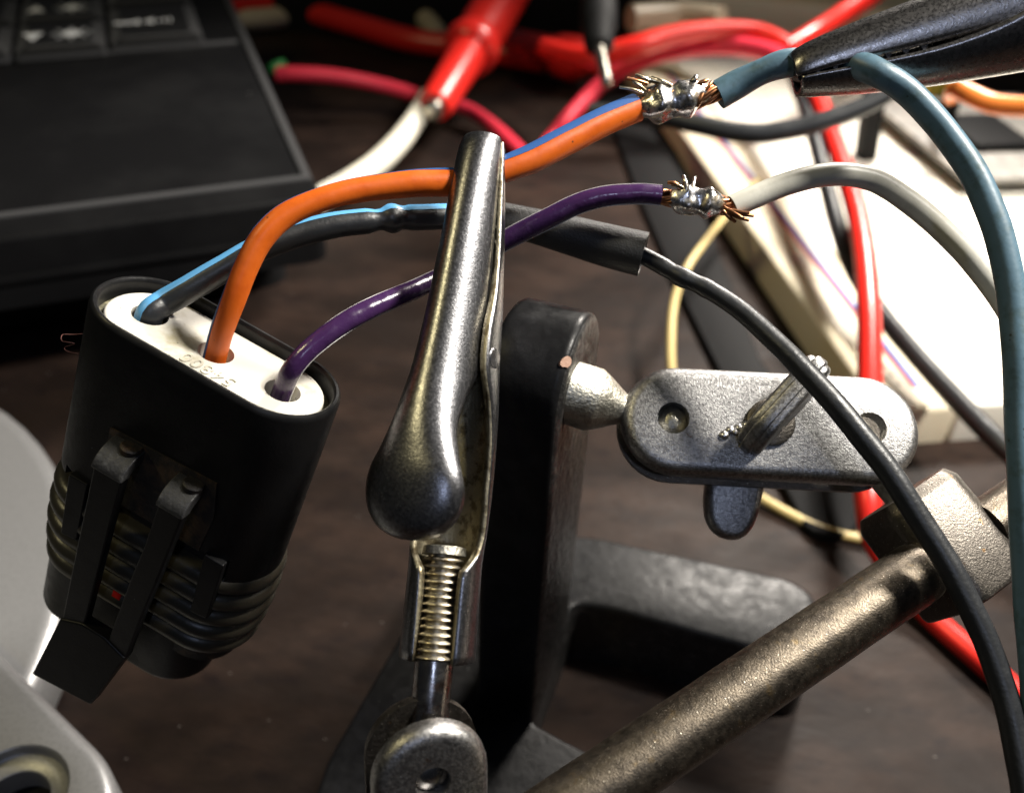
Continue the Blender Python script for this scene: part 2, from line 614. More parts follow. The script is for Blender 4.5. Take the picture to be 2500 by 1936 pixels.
# post as a prism along px_ with rounded rims on both sides
prism(bm, prof, Vector((PO.x, PO.y, 0)), py_, Z, px_, -HWp, HWp, rnd=1.3, segs=4, both=True)
bm.normal_update()
for f in bm.faces:
    f.material_index = 1 if abs(f.normal.dot(px_)) > 0.8 else 0
# roughen
bmesh.ops.subdivide_edges(bm, edges=[e for e in bm.edges if e.calc_length() > 6], cuts=3, use_grid_fill=True)
post = obj("post", bm, None, stand, angle=50, mats=["cast_iron", "cast_iron_rough"])

bm = new()   # bare metal chip near the top rim
ch = P(1418, 858, 97.5)
q0 = Vector((PO.x, PO.y, 0)) + px_ * (HWp - 0.6) - py_ * 5.6 + Z * (ZT - 2.05)
chip_n = unit(px_ * 0.55 - py_ * 0.45 + Z * 0.7)
ca = unit(chip_n.cross(py_))
cb = chip_n.cross(ca)
ring0, ring1 = [], []
for i in range(12):
    a = 2 * math.pi * i / 12
    r = 0.75 * (1 + 0.35 * noise.noise(Vector((math.cos(a) * 1.3, math.sin(a) * 1.3, 3.3))))
    ring0.append(q0 + ca * math.cos(a) * r + cb * math.sin(a) * r * 1.2 - chip_n * 0.5)
    ring1.append(q0 + ca * math.cos(a) * r * .9 + cb * math.sin(a) * r * 1.1 + chip_n * 0.12)
loft(bm, [ring0, ring1])
obj("paint_chip", bm, "paint_chip", post)

# --- the clamp plates of the main joint
BA, BB = P(1652, 1012, 106.0), P(2112, 1052, 108.5)
nback = P(1633, 1040, 111.5)
pn = unit(BA - nback)
pa = BB - BA
pa = unit(pa - pn * pa.dot(pn))
pb = pn.cross(pa)                                        # up in the picture
if pb.dot(Uv) < 0:
    pb = -pb
plen = (BB - BA).length
pc = (BA + BB) / 2
PHW = 6.75
PHL = plen / 2 + PHW - 0.55


def clamp_plate(name, centre, ax, bx, nz, hl, hw, holes, hr, parent, m, thick=2.2, rnd=1.5):
    bm = new()
    prism(bm, stadium(hl, hw, 16), centre, ax, bx, nz, -thick, 0.0, rnd=rnd, segs=5)
    o = obj(name, bm, m, parent, angle=42)
    cs = []
    for h in holes:
        c = new()
        lathe(c, [(-6, hr), (3, hr)], centre + ax * h, nz, 32)
        cs.append(c)
    # hollow underside like a pressed plate
    cut(o, cs)
    return o


fp = clamp_plate("clamp_plate", pc, pa, pb, pn, PHL, PHW, (-plen / 2, plen / 2), 1.95, stand, "plate_steel")
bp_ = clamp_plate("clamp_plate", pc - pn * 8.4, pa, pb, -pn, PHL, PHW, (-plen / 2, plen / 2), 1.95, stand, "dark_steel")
fp["label"] = "front steel clamp plate with rust specks"

# ball studs
sa = Vector((PO.x, PO.y, 0)) + px_ * (HWp - 0.5)
ballA = BA - pn * 4.9
# the stud leaves the right face of the post at the height of the joint
hit = P(1418, 966, 110.5)
dirA = unit(ballA - hit)
la = (ballA - hit).length
bm = new()
lathe(bm, [(-3.0, 4.0), (1.6, 4.05), (2.0, 3.9), (3.2, 3.3), (4.6, 2.45), (5.8, 1.8), (la - 3.4, 1.6), (la - 2.7, 1.75)] +
      [(la + 2.5 * math.sin(a), max(0.15, 2.5 * math.cos(a))) for a in [math.radians(-50 + 14 * i) for i in range(11)]], hit, dirA, 30)
obj("ball_stud", bm, "stud_zinc", stand)
ballB = BB - pn * 4.9
blk_c = P(2296, 1328, 104.5)
dirB = unit(blk_c - ballB)
bm = new()
lb = (blk_c - ballB).length
lathe(bm, [(3.0 * math.sin(a), max(0.2, 3.0 * math.cos(a))) for a in [math.radians(-88 + 14 * i) for i in range(11)]] +
      [(3.4, 1.8), (lb - 6, 1.9), (lb - 2, 3.6)], ballB, dirB, 28)
obj("ball_stud", bm, "stud_zinc", stand)

# wing bolt through the plates
wc = pc + pa * -0.2
wdir = unit((P(1996, 935, 103) - P(1838, 1100, 103)))
wdir = unit(wdir - pn * wdir.dot(pn))
wnorm = pn.cross(wdir)
bm = new()
lathe(bm, [(-0.3, 2.9), (0.5, 2.9), (0.7, 2.6)], wc, pn, 28)
lathe(bm, [(-9, 1.5), (1.8, 1.5)], wc, pn, 20)
wb = obj("wing_bolt", bm, "dark_steel", stand)
lean = unit(pn * 0.86 + pb * 0.35 + pa * 0.12)
bm = new()
out = smooth_poly([(-5.4, -0.4), (-6.2, 2.0), (-4.8, 4.4), (0, 5.4), (4.4, 5.9), (6.0, 4.4), (5.8, 1.8), (4.4, -0.4)], 2.0, 5)
prism(bm, out, wc + pn * 0.4 + wdir * 0.8, wdir, lean, unit(wdir.cross(lean)), -1.65, 1.65, rnd=0.6, segs=3, both=True)
wing = obj("wing", bm, "plate_steel", wb, angle=50)
bm = new()
out2 = [(x * 1.05, 2.7 + (y - 2.7) * 1.08) for x, y in out]
prism(bm, out2, wc + pn * 0.4 + wdir * 0.8, wdir, lean, unit(wdir.cross(lean)), -0.75, 0.75, rnd=0.3, segs=3, both=True)
obj("wing_rib", bm, "plate_steel", wb, angle=50)

# the nut wing hanging below the back plate
bm = new()
tn = unit(pb * -1.0 + pa * -0.05 + pn * -0.18)
to = pc - pn * 9.6 - pb * 5.0 - pa * 2.4
out = [(-3.4, -2.0), (-3.75, 3.0), (-3.3, 5.6), (-2.4, 7.1), (-1.0, 8.0), (0.6, 8.1), (1.8, 7.6), (2.7, 6.4), (3.3, 4.6), (3.8, 1.0), (3.9, -2.0)]
prism(bm, smooth_poly(out, 1.2, 3), to, pa, tn, unit(pa.cross(tn)), -1.7, 1.7, rnd=1.1, segs=4, both=True)
obj("wing_nut", bm, "plate_steel", stand, angle=50)

# solder splashed on the plate
bm = new()
random.seed(5)
sp0 = P(1812, 1035, 104)
base_s = pc + pa * ((sp0 - pc).dot(pa)) + pb * ((sp0 - pc).dot(pb))
for k in range(9):
    c = base_s + pa * random.uniform(-1.5, 1.5) + pb * (random.uniform(-0.35, 0.35))
    c = c + pb * ((c - base_s).dot(pa) * 0.45)
    r = random.uniform(0.35, 0.65)
    bmesh.ops.create_icosphere(bm, subdivisions=2, radius=r, matrix=Matrix.Translation(c) @ Matrix.Diagonal((1, 1, 0.8, 1)))
obj("solder_splash", bm, "solder", fp)

# --- the cross rod and its block
RA, RB = P(1255, 2062, 84.5), P(2620, 1143, 107.5)
rd = unit(RB - RA)
rl = (RB - RA).length
r1 = unit(rd.cross(Z))
r2 = r1.cross(rd)
bm = new()


def oct_ring(c, a1, a2, r, n=8, per=4, rot=0.2, k=0.09):
    pts = []
    for i in range(n * per):
        a = 2 * math.pi * i / (n * per) + rot
        # rounded octagon: radius dips a little on the flats
        ph = ((i / per) % 1.0) - 0.5
        rr = r * (1 - k * (0.25 - ph * ph))
        pts.append(c + a1 * math.cos(a) * rr + a2 * math.sin(a) * rr)
    return pts


mid = (blk_c - RA).dot(rd)
rr_ = 3.5
sh = mid - 5.2
prof = [(0, rr_)] + [(x, rr_ * (1 + 0.006 * math.sin(x))) for x in [sh * i / 14 for i in range(1, 14)]] + \
    [(sh - 1.6, rr_), (sh - 0.8, rr_ * 0.97), (sh - 0.3, rr_ * 0.9), (sh, rr_ * 0.8), (sh + 0.1, rr_ * 0.72), (mid + 4, rr_ * 0.72),
     (mid + 4.1, rr_ * 0.93), (rl, rr_ * 0.93)]
loft(bm, [oct_ring(RA + rd * s, r1, r2, r) for s, r in prof])
rod = obj("cross_rod", bm, "rod_steel", stand, angle=55)
rod["label"] = "tarnished steel cross rod with tan stains"

b0, b1 = P(2206, 1212, 106.3), P(2392, 1450, 102.6)
bx = unit(b1 - b0)
bl = (b1 - b0).length
bys = unit(rd - bx * rd.dot(bx))
bzs = bx.cross(bys)
bm = new()
hexo = [(-5.6, -4.0), (-4.0, -5.4), (4.0, -5.4), (5.6, -4.0), (5.6, 3.4), (3.4, 5.4), (-3.4, 5.4), (-5.6, 3.4)]
hexo = smooth_poly(hexo, 0.9, 3)
rings = []
for s, k in ((-0.3, 0.86), (-0.1, 0.89), (0.9, 0.985), (1.2, 1.0), (bl - 0.7, 1.03), (bl - 0.2, 1.0), (bl, 0.95)):
    rings.append([b0 + bx * s + bys * (x * k) + bzs * (y * k) for x, y in hexo])
loft(bm, rings)
bk = obj("rod_clamp", bm, "dark_steel", stand, angle=28)

# --- crocodile clips
def arc_section(o, es, ew, et, s, t0, hw, dep, a_max, n=18, flip=1.0, k=1.0, tw=0.0):
    """open section: arc from -a_max to a_max, bulging to +t (flip=1) or -t (flip=-1)"""
    pts = []
    for i in range(n + 1):
        a = math.radians(tw - a_max + 2 * a_max * i / n)
        w = math.sin(a) * hw
        t = t0 + flip * (math.cos(a) * dep - dep)
        pts.append(o + (es * s + ew * w + et * t) * k)
    return pts


def croc_clip(parent, tip, end, tvec, label, m_out="clip_nickel", m_in="clip_inner", open_deg=0.0, barrel=True):
    ax = end - tip
    k = ax.length / 53.5
    es = unit(ax)
    et = unit(tvec - es * tvec.dot(es))
    ew = es.cross(et)
    # the lower jaw carries the barrel: this is the part, the rest are its sub-parts
    st = [  # s, bottom t, half width, rise of the sides, arc angle
        (0.0, -1.6, 1.7, 1.4, 88), (1.5, -1.9, 1.85, 1.7, 90), (6, -2.5, 2.15, 2.3, 90), (12, -3.0, 2.55, 2.9, 92), (17, -3.2, 3.05, 3.7, 96),
        (20.5, -3.3, 3.4, 4.6, 100), (24.5, -3.3, 3.6, 4.8, 100), (28, -3.2, 3.65, 3.8, 96), (32, -3.1, 3.6, 3.1, 92), (37, -3.0, 3.5, 2.8, 92),
        (40.5, -2.9, 3.35, 2.8, 96), (42.6, -2.9, 3.15, 2.85, 110), (44.2, -2.9, 3.05, 2.9, 138), (45.2, -2.9, 3.05, 2.9, 147),
        (50, -2.95, 3.1, 2.95, 149), (53.5, -3.0, 3.15, 3.0, 150)]
    st = spline(st, 3)
    rings = [arc_section(tip, es, ew, et, a[0], a[1], a[2], a[3], a[4], 22, -1.0, k, 24 * min(1.0, max(0.0, (a[0] - 37) / 7))) for a in st]
    bm = new()
    loft(bm, rings, closed=False)
    low = obj("crocodile_clip", bm, None, parent, angle=60, mats=[m_in, m_out], solid=0.75, solid_off=-1.0, recalc=False)
    low.modifiers["thickness"].material_offset = 1 if m_in != m_out else 0
    low["label"] = label
    # upper jaw and thumb lever in one pressed piece
    c0, s0 = math.cos(math.radians(open_deg)), math.sin(math.radians(open_deg))
    us = [  # s, crown t, half width, side depth, angle
        (-0.3, 1.25, 1.55, 1.5, 90), (0.5, 1.75, 1.78, 1.9, 92), (3, 2.4, 1.88, 2.3, 92), (8, 3.3, 2.02, 3.0, 92), (14, 4.3, 2.22, 3.6, 94), (19, 5.2, 2.4, 4.1, 96),
        (24.5, 6.4, 2.6, 4.1, 96), (28, 7.3, 2.72, 3.0, 92), (31, 8.0, 3.05, 2.3, 90), (33.5, 8.4, 3.85, 2.1, 90), (35.2, 8.6, 4.55, 2.0, 90),
        (37, 8.6, 4.95, 2.2, 90), (38.8, 8.45, 4.6, 2.05, 90), (40.2, 8.1, 3.5, 1.6, 90), (40.9, 7.6, 2.0, 1.0, 90), (41.15, 7.2, 0.5, 0.4, 90)]
    us = spline(us, 3)
    rings = []
    for a in us:
        rings.append(arc_section(tip, es, ew, et, a[0], a[1], a[2], a[3], a[4], 20, 1.0, k))
    bm = new()
    loft(bm, rings, closed=False)
    obj("upper_jaw", bm, None, low, angle=60, mats=[m_out, m_in], solid=0.65, solid_off=1.0, recalc=False)
    # tip cap, slightly crushed
    bm = new()
    cap0 = arc_section(tip, es, ew, et, -0.25, 1.2, 1.5, 1.5, 100, 12, 1.0, k)
    cap1 = arc_section(tip, es, ew, et, 0.9, 1.5, 1.45, 2.6, 100, 12, 1.0, k)
    loft(bm, [cap0, cap1], True)
    obj("jaw_tip", bm, m_out, low, angle=50)
    # teeth along both jaws
    for sgn in (-1, 1):
        for q in range(7):
            s = 1.5 + q * 1.55
            bm = new()
            w = sgn * (1.75 + 0.028 * s * 2)
            t = 0.0 + s * 0.02
            pts = [(s - 0.7, t + 0.75), (s + 0.7, t + 0.75), (s, t - 0.55)]
            r0 = [tip + (es * a + ew * (w - 0.25) + et * b) * k for a, b in pts]
            r1_ = [tip + (es * a + ew * (w + 0.25) + et * b) * k for a, b in pts]
            loft(bm, [r0, r1_])
            obj("tooth", bm, m_out, low)
    # rivet with domed heads
    bm = new()
    ro = tip + (es * 23.3 + et * 0.9) * k
    lathe(bm, [(-4.65, 0.4), (-4.55, 1.0), (-4.2, 1.3), (-4.1, 0.8), (4.1, 0.8), (4.2, 1.35), (4.5, 1.1), (4.65, 0.5)], ro, ew, 20)
    obj("rivet", bm, m_out, low)
    # coil spring round the rivet
    bm = new()
    path = []
    for i in range(90):
        a = i / 90 * 2 * math.pi * 4.5
        path.append((ro + ew * (-2.2 + 4.4 * i / 90) + es * math.cos(a) * 1.55 + et * math.sin(a) * 1.55, 0.32))
    tube(bm, path, 8)
    obj("spring", bm, m_in, low)
    return low, tip, es, ew, et, k


tipA, endA = P(1176, 352, 98.5), P(1067, 1606, 92.5)
clipA, tA, esA, ewA, etA, kA = croc_clip(stand, tipA, endA, -Fv * 0.87 - Rv * 0.47 + Uv * 0.1, "upright nickel crocodile clip gripping the orange wire")

# threaded stud in the barrel, down to the lower joint
JF, JB = P(1058, 1912, 85.0), P(1020, 1802, 91.5)
jn = unit(JF - JB)
jm = (JF + JB) / 2
s_top = tA + esA * (42.6 * kA) + etA * (0.35 * kA)
sd = unit(jm - s_top)
sl = (jm - s_top).length
bm = new()
lathe(bm, [(-0.2, 1.6), (-0.1, 2.25), (0.75, 2.35), (0.85, 1.75)], s_top, sd, 28)
obj("screw_head", bm, "stud_zinc", clipA)
bm = new()
prof = [(0.7, 1.7)]
z = 1.0
while z < 11.2:
    prof += [(z, 1.62), (z + 0.16, 2.12), (z + 0.34, 2.14), (z + 0.50, 1.62), (z + 0.72, 1.62)]
    z += 0.76
lathe(bm, prof, s_top, sd, 26)
obj("screw_thread", bm, "thread_steel", clipA, angle=75)
bm = new()
lathe(bm, [(11.2, 1.6), (11.4, 1.98), (sl - 3.2, 1.98), (sl - 2.6, 1.7)] +
      [(sl + 2.9 * math.sin(a), max(0.15, 2.9 * math.cos(a))) for a in [math.radians(-50 + 14 * i) for i in range(11)]], s_top, sd, 26)
obj("arm_stud", bm, "stud_shine", stand)

ja = unit(P(1090, 2120, 82) - JF)
ja = unit(ja - jn * ja.dot(jn))
jb = jn.cross(ja)
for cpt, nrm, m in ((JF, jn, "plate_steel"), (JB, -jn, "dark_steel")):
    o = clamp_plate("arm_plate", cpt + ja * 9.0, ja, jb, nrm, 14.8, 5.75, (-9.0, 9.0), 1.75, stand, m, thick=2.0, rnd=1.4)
# the far ball of this joint holds the end of the cross rod
bm = new()
jb2 = jm + ja * 18.0
lathe(bm, [(2.8 * math.sin(a), max(0.15, 2.8 * math.cos(a))) for a in [math.radians(-88 + 16 * i) for i in range(9)]] +
      [(3.2, 1.8), ((RA - jb2).length, 1.9)], jb2, RA - jb2, 22)
obj("ball_stud", bm, "stud_zinc", stand)

# second clip, seen from its side
tipB, endB = P(1945, 178, 101.0), P(2990, -30, 95.0)
endB = tipB + unit(endB - tipB) * 64.0
clipB, tB, esB, ewB, etB, kB = croc_clip(stand, tipB, endB, Uv * 0.93 + Rv * 0.2 - Fv * 0.36, "dark crocodile clip holding the teal wire",
                                         m_out="clip_dark", m_in="clip_dark")

# the arm that carries the second clip, beyond the edge of the picture
e_st = tB + esB * (50.0 * kB)
bl1 = tB + esB * (53.5 * kB) + esB * 13.0
bl2 = RB + rd * 9.0
bm = new()
lathe(bm, [(0, 2.0), ((bl1 - e_st).length - 2.4, 2.0)] + [((bl1 - e_st).length + 2.9 * math.sin(a), max(0.15, 2.9 * math.cos(a))) for a in [math.radians(-45 + 14 * i) for i in range(10)]],
      e_st, bl1 - e_st, 24)
obj("arm_stud", bm, "stud_shine", stand)
bm = new()
lathe(bm, [(-4, 1.9), (6.4, 1.9)] + [(9.0 + 2.9 * math.sin(a), max(0.15, 2.9 * math.cos(a))) for a in [math.radians(-45 + 14 * i) for i in range(10)]], RB, rd, 24)
obj("ball_stud", bm, "stud_zinc", stand)
kx = unit(bl2 - bl1)
kn = unit(Y - kx * Y.dot(kx))
kb2 = kn.cross(kx)
hlen = (bl2 - bl1).length / 2
for sg in (-1, 1):
    clamp_plate("arm_plate", (bl1 + bl2) / 2 + kn * (sg * 4.0), kx, kb2, kn * sg, hlen + 5.6, 5.75, (-hlen, hlen), 1.75, stand, "plate_steel", thick=2.0, rnd=1.4)

# ------------------------------------------------------------------ the black wire connector
CL = Rv * .8708 - Uv * .4831 - Fv * .0914
CM = Rv * .311 + Uv * .3973 + Fv * .8634
CN = Rv * .3808 + Uv * .7803 - Fv * .4962
CO = P(530.8, 847.2, 95)


def K(x, y, z):
    return CO + CL * x + CM * y + CN * z


con = thing("wire_connector", K(0, 0, -46), "black oval plastic wire connector with white three-hole insert hanging from its wires", "connector")
HL, HW = 14.55, 6.55
bm = new()
# open shell with a wall: outer up, rim, inner down
rings = []
for d, z in ((0, -20.6), (0, -6), (0, -0.2), (0.10, 0.25), (0.35, 0.5), (0.62, 0.5), (0.82, 0.3), (0.88, 0.0), (0.88, -3.6)):
    rings.append([K(x, y, z) for x, y in stadium(HL - d, HW - d, 20)])
loft(bm, rings, True, True, True)
shell = obj("shell", bm, "black_plastic", con, angle=40)
# side skirts reach lower than the front
for sx in (-1, 1):
    bm = new()
    arc = [(sx * (HL - HW + HW * math.cos(a)), HW * math.sin(a)) for a in [math.radians(-62 + 124 * i / 14) for i in range(15)]]
    arc_i = [(sx * (HL - HW + (HW - 1) * math.cos(a)), (HW - 1) * math.sin(a)) for a in [math.radians(62 - 124 * i / 14) for i in range(15)]]
    loft(bm, [[K(x, y, z) for x, y in arc + arc_i] for z in (-20.4, -21.6, -21.9)] if sx < 0 else [[K(x, y, z) for x, y in arc + arc_i] for z in (-20.4, -26.0, -26.3)])
    obj("skirt", bm, "black_plastic", con, angle=40)
# white insert
bm = new()
prism(bm, stadium(HL - 1.6, HW - 1.35, 20), K(0, 0, 0), CL, CM, CN, -4.0, -0.75, rnd=0.35, segs=3)
ins = obj("white_insert", bm, "white_nylon", con, angle=40)
cs = []
for hx in (-8.49, 0.0, 8.49):
    c = new()
    lathe(c, [(-2.9, 1.95), (3, 1.95)], K(hx, 0, -0.4), CN, 32)
    cs.append(c)
cut(ins, cs)
# grimy gap between insert and shell
bm = new()
rings = []
for d, z in ((0.80, -1.7), (1.68, -1.7)):
    rings.append([K(x, y, z + 0.12 * noise.noise(Vector((x, y, 0)))) for x, y in stadium(HL - d, HW - d, 20)])
loft(bm, rings, True, False, False)
obj("seal_gap", bm, "grimy_sealant", con)
# moulded digits, read from the other side
cu = bpy.data.curves.new("digits", 'FONT')
cu.body = "54800"
cu.size = 2.35
cu.extrude = 0.13
cu.space_character = 1.12
to_ = bpy.data.objects.new("digits", cu)
COL.objects.link(to_)
bpy.context.view_layer.update()
dme = bpy.data.meshes.new_from_object(to_.evaluated_get(bpy.context.evaluated_depsgraph_get()))
bpy.data.objects.remove(to_)
bm = new()
bm.from_mesh(dme)
bpy.data.meshes.remove(dme)
for v in bm.verts:
    v.co = K(4.6 - v.co.x, -2.6 - v.co.y, -0.72 + v.co.z)
obj("moulded_digits", bm, "digit_shade", ins, recalc=False)

# latch loop


def slab_px(bm, outl, y0, y1, slope=0.0, zref=0.0):
    """outline (x, z) in connector plane, thickness from y0 to y1, leaning outwards with slope below zref"""
    def yo(z):
        return -slope * max(0.0, zref - z)
    loft(bm, [[K(x, y + yo(z), z) for x, z in outl] for y in (y0, y1)])


bm = new()
slab_px(bm, [(-5.15, -14.6), (-5.15, -24), (-5.15, -32), (-5.1, -39.2), (-2.1, -39.2), (-1.9, -30), (-1.75, -22), (-1.5, -14.4)], -9.6, -8.3, 0.012, -14)
slab_px(bm, [(3.1, -14.2), (2.75, -21), (2.2, -26), (1.2, -39.2), (4.1, -39.2), (4.7, -31), (5.4, -24), (6.2, -14.2)], -9.6, -8.3, 0.012, -14)
slab_px(bm, [(-5.3, -39.0), (-6.9, -49.8), (1.75, -48.9), (4.1, -39.0), (0.9, -37.7), (-2.4, -37.7)], -10.1, -8.3, 0.10, -39)
lt = obj("latch", bm, "black_plastic", con, angle=40, bevel=0.25, bsegs=2)
# rounded shoulders where each prong bends back into the shell
for x0, x1 in ((-5.25, -1.35), (2.95, 6.35)):
    bm = new()
    prof = []
    for i in range(9):
        a = math.radians(0 + 90 * i / 8)
        prof.append((-10.0 + 3.4 * (1 - math.cos(a)), -14.5 + 2.7 * math.sin(a)))
    inn = []
    for i in range(9):
        a = math.radians(90 - 90 * i / 8)
        inn.append((-8.5 + 1.9 * (1 - math.cos(a)), -14.5 + 1.2 * math.sin(a)))
    pr = prof + [(-6.3, -11.9), (-6.3, -13.2)] + inn
    loft(bm, [[K(x, y, z) for y, z in pr] for x in (x0, x1)])
    obj("latch_shoulder", bm, "black_worn", lt, angle=45, bevel=0.2, bsegs=2)
    bm = new()
    cxm = (x0 + x1) / 2 + 0.6
    lathe(bm, [(-0.5, 1.2), (0.35, 1.2), (0.5, 1.05)], K(cxm, -7.3, -11.95), CN, 20)
    obj("moulding_pip", bm, "rusty_plastic", lt)
# the recess panel behind the latch
bm = new()
slab_px(bm, [(-6.0, -11.4), (-6.0, -20.7), (7.6, -20.7), (8.2, -15.0), (7.4, -10.6)], -6.75, -6.2)
obj("latch_recess", bm, "rusty_plastic", con)
# core, ribbed seal and nose
bm = new()
rings = []
for d, z in ((1.7, -20), (1.7, -24.5), (1.3, -24.8), (1.3, -27), (1.6, -27.2), (1.6, -40)):
    rings.append([K(x, y, z) for x, y in stadium(HL - d, HW - d, 20)])
loft(bm, rings)
obj("core", bm, "rusty_plastic", con, angle=40)
for q in range(5):
    bm = new()
    rings = []
    zc = -25.0 - q * 2.75
    for i in range(13):
        a = math.radians(-90 + 180 * i / 12)
        rings.append([K(x, y, zc - 1.32 * math.sin(a)) for x, y in stadium(HL - 1.0 + 1.2 * math.cos(a) + (0.35, 0.5, 0.45, 0.25, -0.1)[q], HW - 1.0 + 1.2 * math.cos(a) + (0.1, 0.2, 0.2, 0.05, -0.2)[q], 20)])
    loft(bm, rings)
    obj("seal_rib", bm, "seal_rubber", con, angle=60)
bm = new()
out = [(x * 0.84 - 1.9, y * 0.84) for x, y in stadium(HL, HW, 18)]
prism(bm, out, K(0, 0, 0), CL, CM, -CN, 36.5, 46.2, rnd=0.7, segs=3)
obj("nose", bm, "black_plastic", con, angle=40)
for x in (-9.8, 8.4):
    bm = new()
    slab_px(bm, [(x, -20.5), (x + 2.6, -20.5), (x + 2.6, -29.5), (x + 0.3, -29.8)], -6.95, -6.0)
    obj("guide_tab", bm, "black_plastic", con, bevel=0.2, bsegs=2)
bm = new()
slab_px(bm, [(-1.5, -33.2), (-0.4, -33.2), (-0.5, -36.2), (-1.6, -36.2)], -6.4, -5.9)
obj("red_mark", bm, "red_probe", con)

# ------------------------------------------------------------------ wires of the connector
def lin(*kv):
    """piecewise linear function through (u, value) pairs"""
    def f(u):
        for (a, x), (b, y) in zip(kv, kv[1:]):
            if u <= b:
                return x + (y - x) * max(0.0, (u - a)) / max(1e-6, b - a)
        return kv[-1][1]
    return f


def inv(p):
    q = p - Cc
    d = q.dot(Fv)
    return 1250 + FPX * q.dot(Rv) / d, 968 - FPX * q.dot(Uv) / d, d


def hole_px(hx, z):
    return inv(K(hx, 0, z))


def dents(path, where):
    """squeeze the radius near given pixels: [(px, py, reach_mm, factor)]"""
    res = []
    for p, r in path:
        for a, b, reach, fac in where:
            x, y, d = inv(p)
            dist = math.hypot(x - a, y - b) * d / FPX
            if dist < reach:
                r *= 1 + (fac - 1) * (0.5 + 0.5 * math.cos(math.pi * dist / reach))
        res.append((p, r))
    return res


owp = px_path([(*hole_px(0, -3.2), 1.22), (*hole_px(0, -0.6), 1.22), (543, 800, 93.6, 1.22), (570, 728, 92.4, 1.24), (603, 650, 92, 1.26), (645, 578, 92, 1.26),
               (702, 524, 92.6, 1.26), (790, 487, 93.6, 1.26), (890, 462, 95, 1.32), (1000, 449, 96.5, 1.46), (1090, 446, 97.8, 1.54), (1160, 440, 98.6, 1.45),
               (1225, 418, 99.2, 1.47), (1310, 382, 100.4, 1.62), (1400, 334, 101.8, 1.64), (1480, 293, 103, 1.64), (1552, 264, 104, 1.64)], 6)
ow = thing("orange_wire", owp[0][0], "orange wire with dark blue stripe rising from the connector's middle hole", "wire", "wires of the black connector")
bm = new()
tube(bm, owp, 26, wob=0.02, flat=[1.0] * len(owp))
obj("insulation", bm, "orange_pvc", ow, angle=60)
bm = new()
stripe(bm, owp, lin((0, 78), (0.14, 84), (0.25, 110), (0.45, 120), (0.6, 92), (0.7, 74), (0.8, 64), (1, 60)),
       lin((0, 24), (0.2, 24), (0.5, 24), (0.65, 28), (1, 33)))
obj("stripe", bm, "blue_stripe", ow, angle=60)

bwp = px_path([(*hole_px(-8.49, -3.2), 1.45), (*hole_px(-8.49, -0.6), 1.45), (405, 738, 97, 1.45), (465, 704, 97, 1.45), (535, 662, 97.5, 1.45), (620, 614, 98.5, 1.45),
               (710, 578, 99.8, 1.46), (800, 556, 101, 1.46), (895, 541, 102.5, 1.46), (960, 534, 103.5, 1.52), (1000, 532, 104.2, 1.5), (1090, 530, 106, 1.5),
               (1180, 533, 108, 1.45), (1260, 548, 109, 1.3)], 6)
bwp = dents(bwp, [(925, 540, 1.5, 0.80), (955, 536, 1.3, 1.14), (985, 533, 1.0, 0.9)])
bw = thing("black_wire", bwp[0][0], "black wire with light blue stripe, pinched with a kink before the upright clip", "wire", "wires of the black connector")
bm = new()
tube(bm, bwp, 26, wob=0.03)
obj("insulation", bm, "black_pvc", bw, angle=60)
bm = new()
stripe(bm, bwp, lin((0, 60), (0.1, 54), (0.2, 62), (0.5, 70), (0.8, 66), (1, 66)), lin((0, 26), (0.3, 25), (0.6, 22), (0.75, 28), (1, 28)))
obj("stripe", bm, "sky_stripe", bw, angle=60)

pwp = px_path([(*hole_px(8.49, -3.2), 1.08), (*hole_px(8.49, -0.6), 1.08), (716, 898, 92.8, 1.08), (762, 846, 92.8, 1.08), (825, 796, 93.6, 1.08), (900, 754, 95.2, 1.08),
               (985, 717, 98, 1.08), (1060, 686, 102, 1.08), (1130, 651, 105, 1.1), (1200, 607, 105.5, 1.14), (1262, 573, 105, 1.2), (1330, 537, 104.2, 1.2),
               (1400, 501, 103.5, 1.18), (1470, 480, 103, 1.18), (1540, 475, 103, 1.18), (1614, 480, 103, 1.16)], 6)
pw = thing("purple_wire", pwp[0][0], "glossy purple wire with white stripe rising from the connector's last hole", "wire", "wires of the black connector")
bm = new()
tube(bm, pwp, 24, wob=0.05, seed=4.0)
obj("insulation", bm, "purple_pvc", pw, angle=60)
bm = new()
stripe(bm, pwp, lin((0, 222), (0.15, 206), (0.4, 172), (0.55, 182), (0.7, 178), (1, 183)), lin((0, 74), (0.2, 84), (0.5, 100), (1, 102)), k=14)
obj("stripe", bm, "white_stripe", pw, angle=60)

# heat-shrink sleeve over the black wire
hp = px_path([(1110, 518, 107, 1.8), (1190, 527, 108.3, 1.9), (1290, 551, 109, 2.1), (1390, 577, 108.6, 2.38), (1480, 600, 108, 2.6), (1572, 623, 107.2, 2.72)], 6)
hs = new()
rings = []
fr = frames(hp)
n = 30
for p, r, t, n1, n2 in fr:
    rings.append([p + (n1 * math.cos(2 * math.pi * i / n) + n2 * math.sin(2 * math.pi * i / n)) * r for i in range(n)])
for p, r, t, n1, n2 in fr[::-1]:
    rings.append([p + (n1 * math.cos(2 * math.pi * i / n) + n2 * math.sin(2 * math.pi * i / n)) * (r - 0.32) for i in range(n)])
vs = [[hs.verts.new(q) for q in r] for r in rings]
for a, b in zip(vs, vs[1:] + vs[:1]):
    for i in range(n):
        j = (i + 1) % n
        hs.faces.new((a[i], a[j], b[j], b[i]))
o = obj("shrink_sleeve", hs, "heat_shrink", angle=50)
tag(o, "black heat-shrink sleeve, wider at its open end, behind the purple wire", "sleeve")

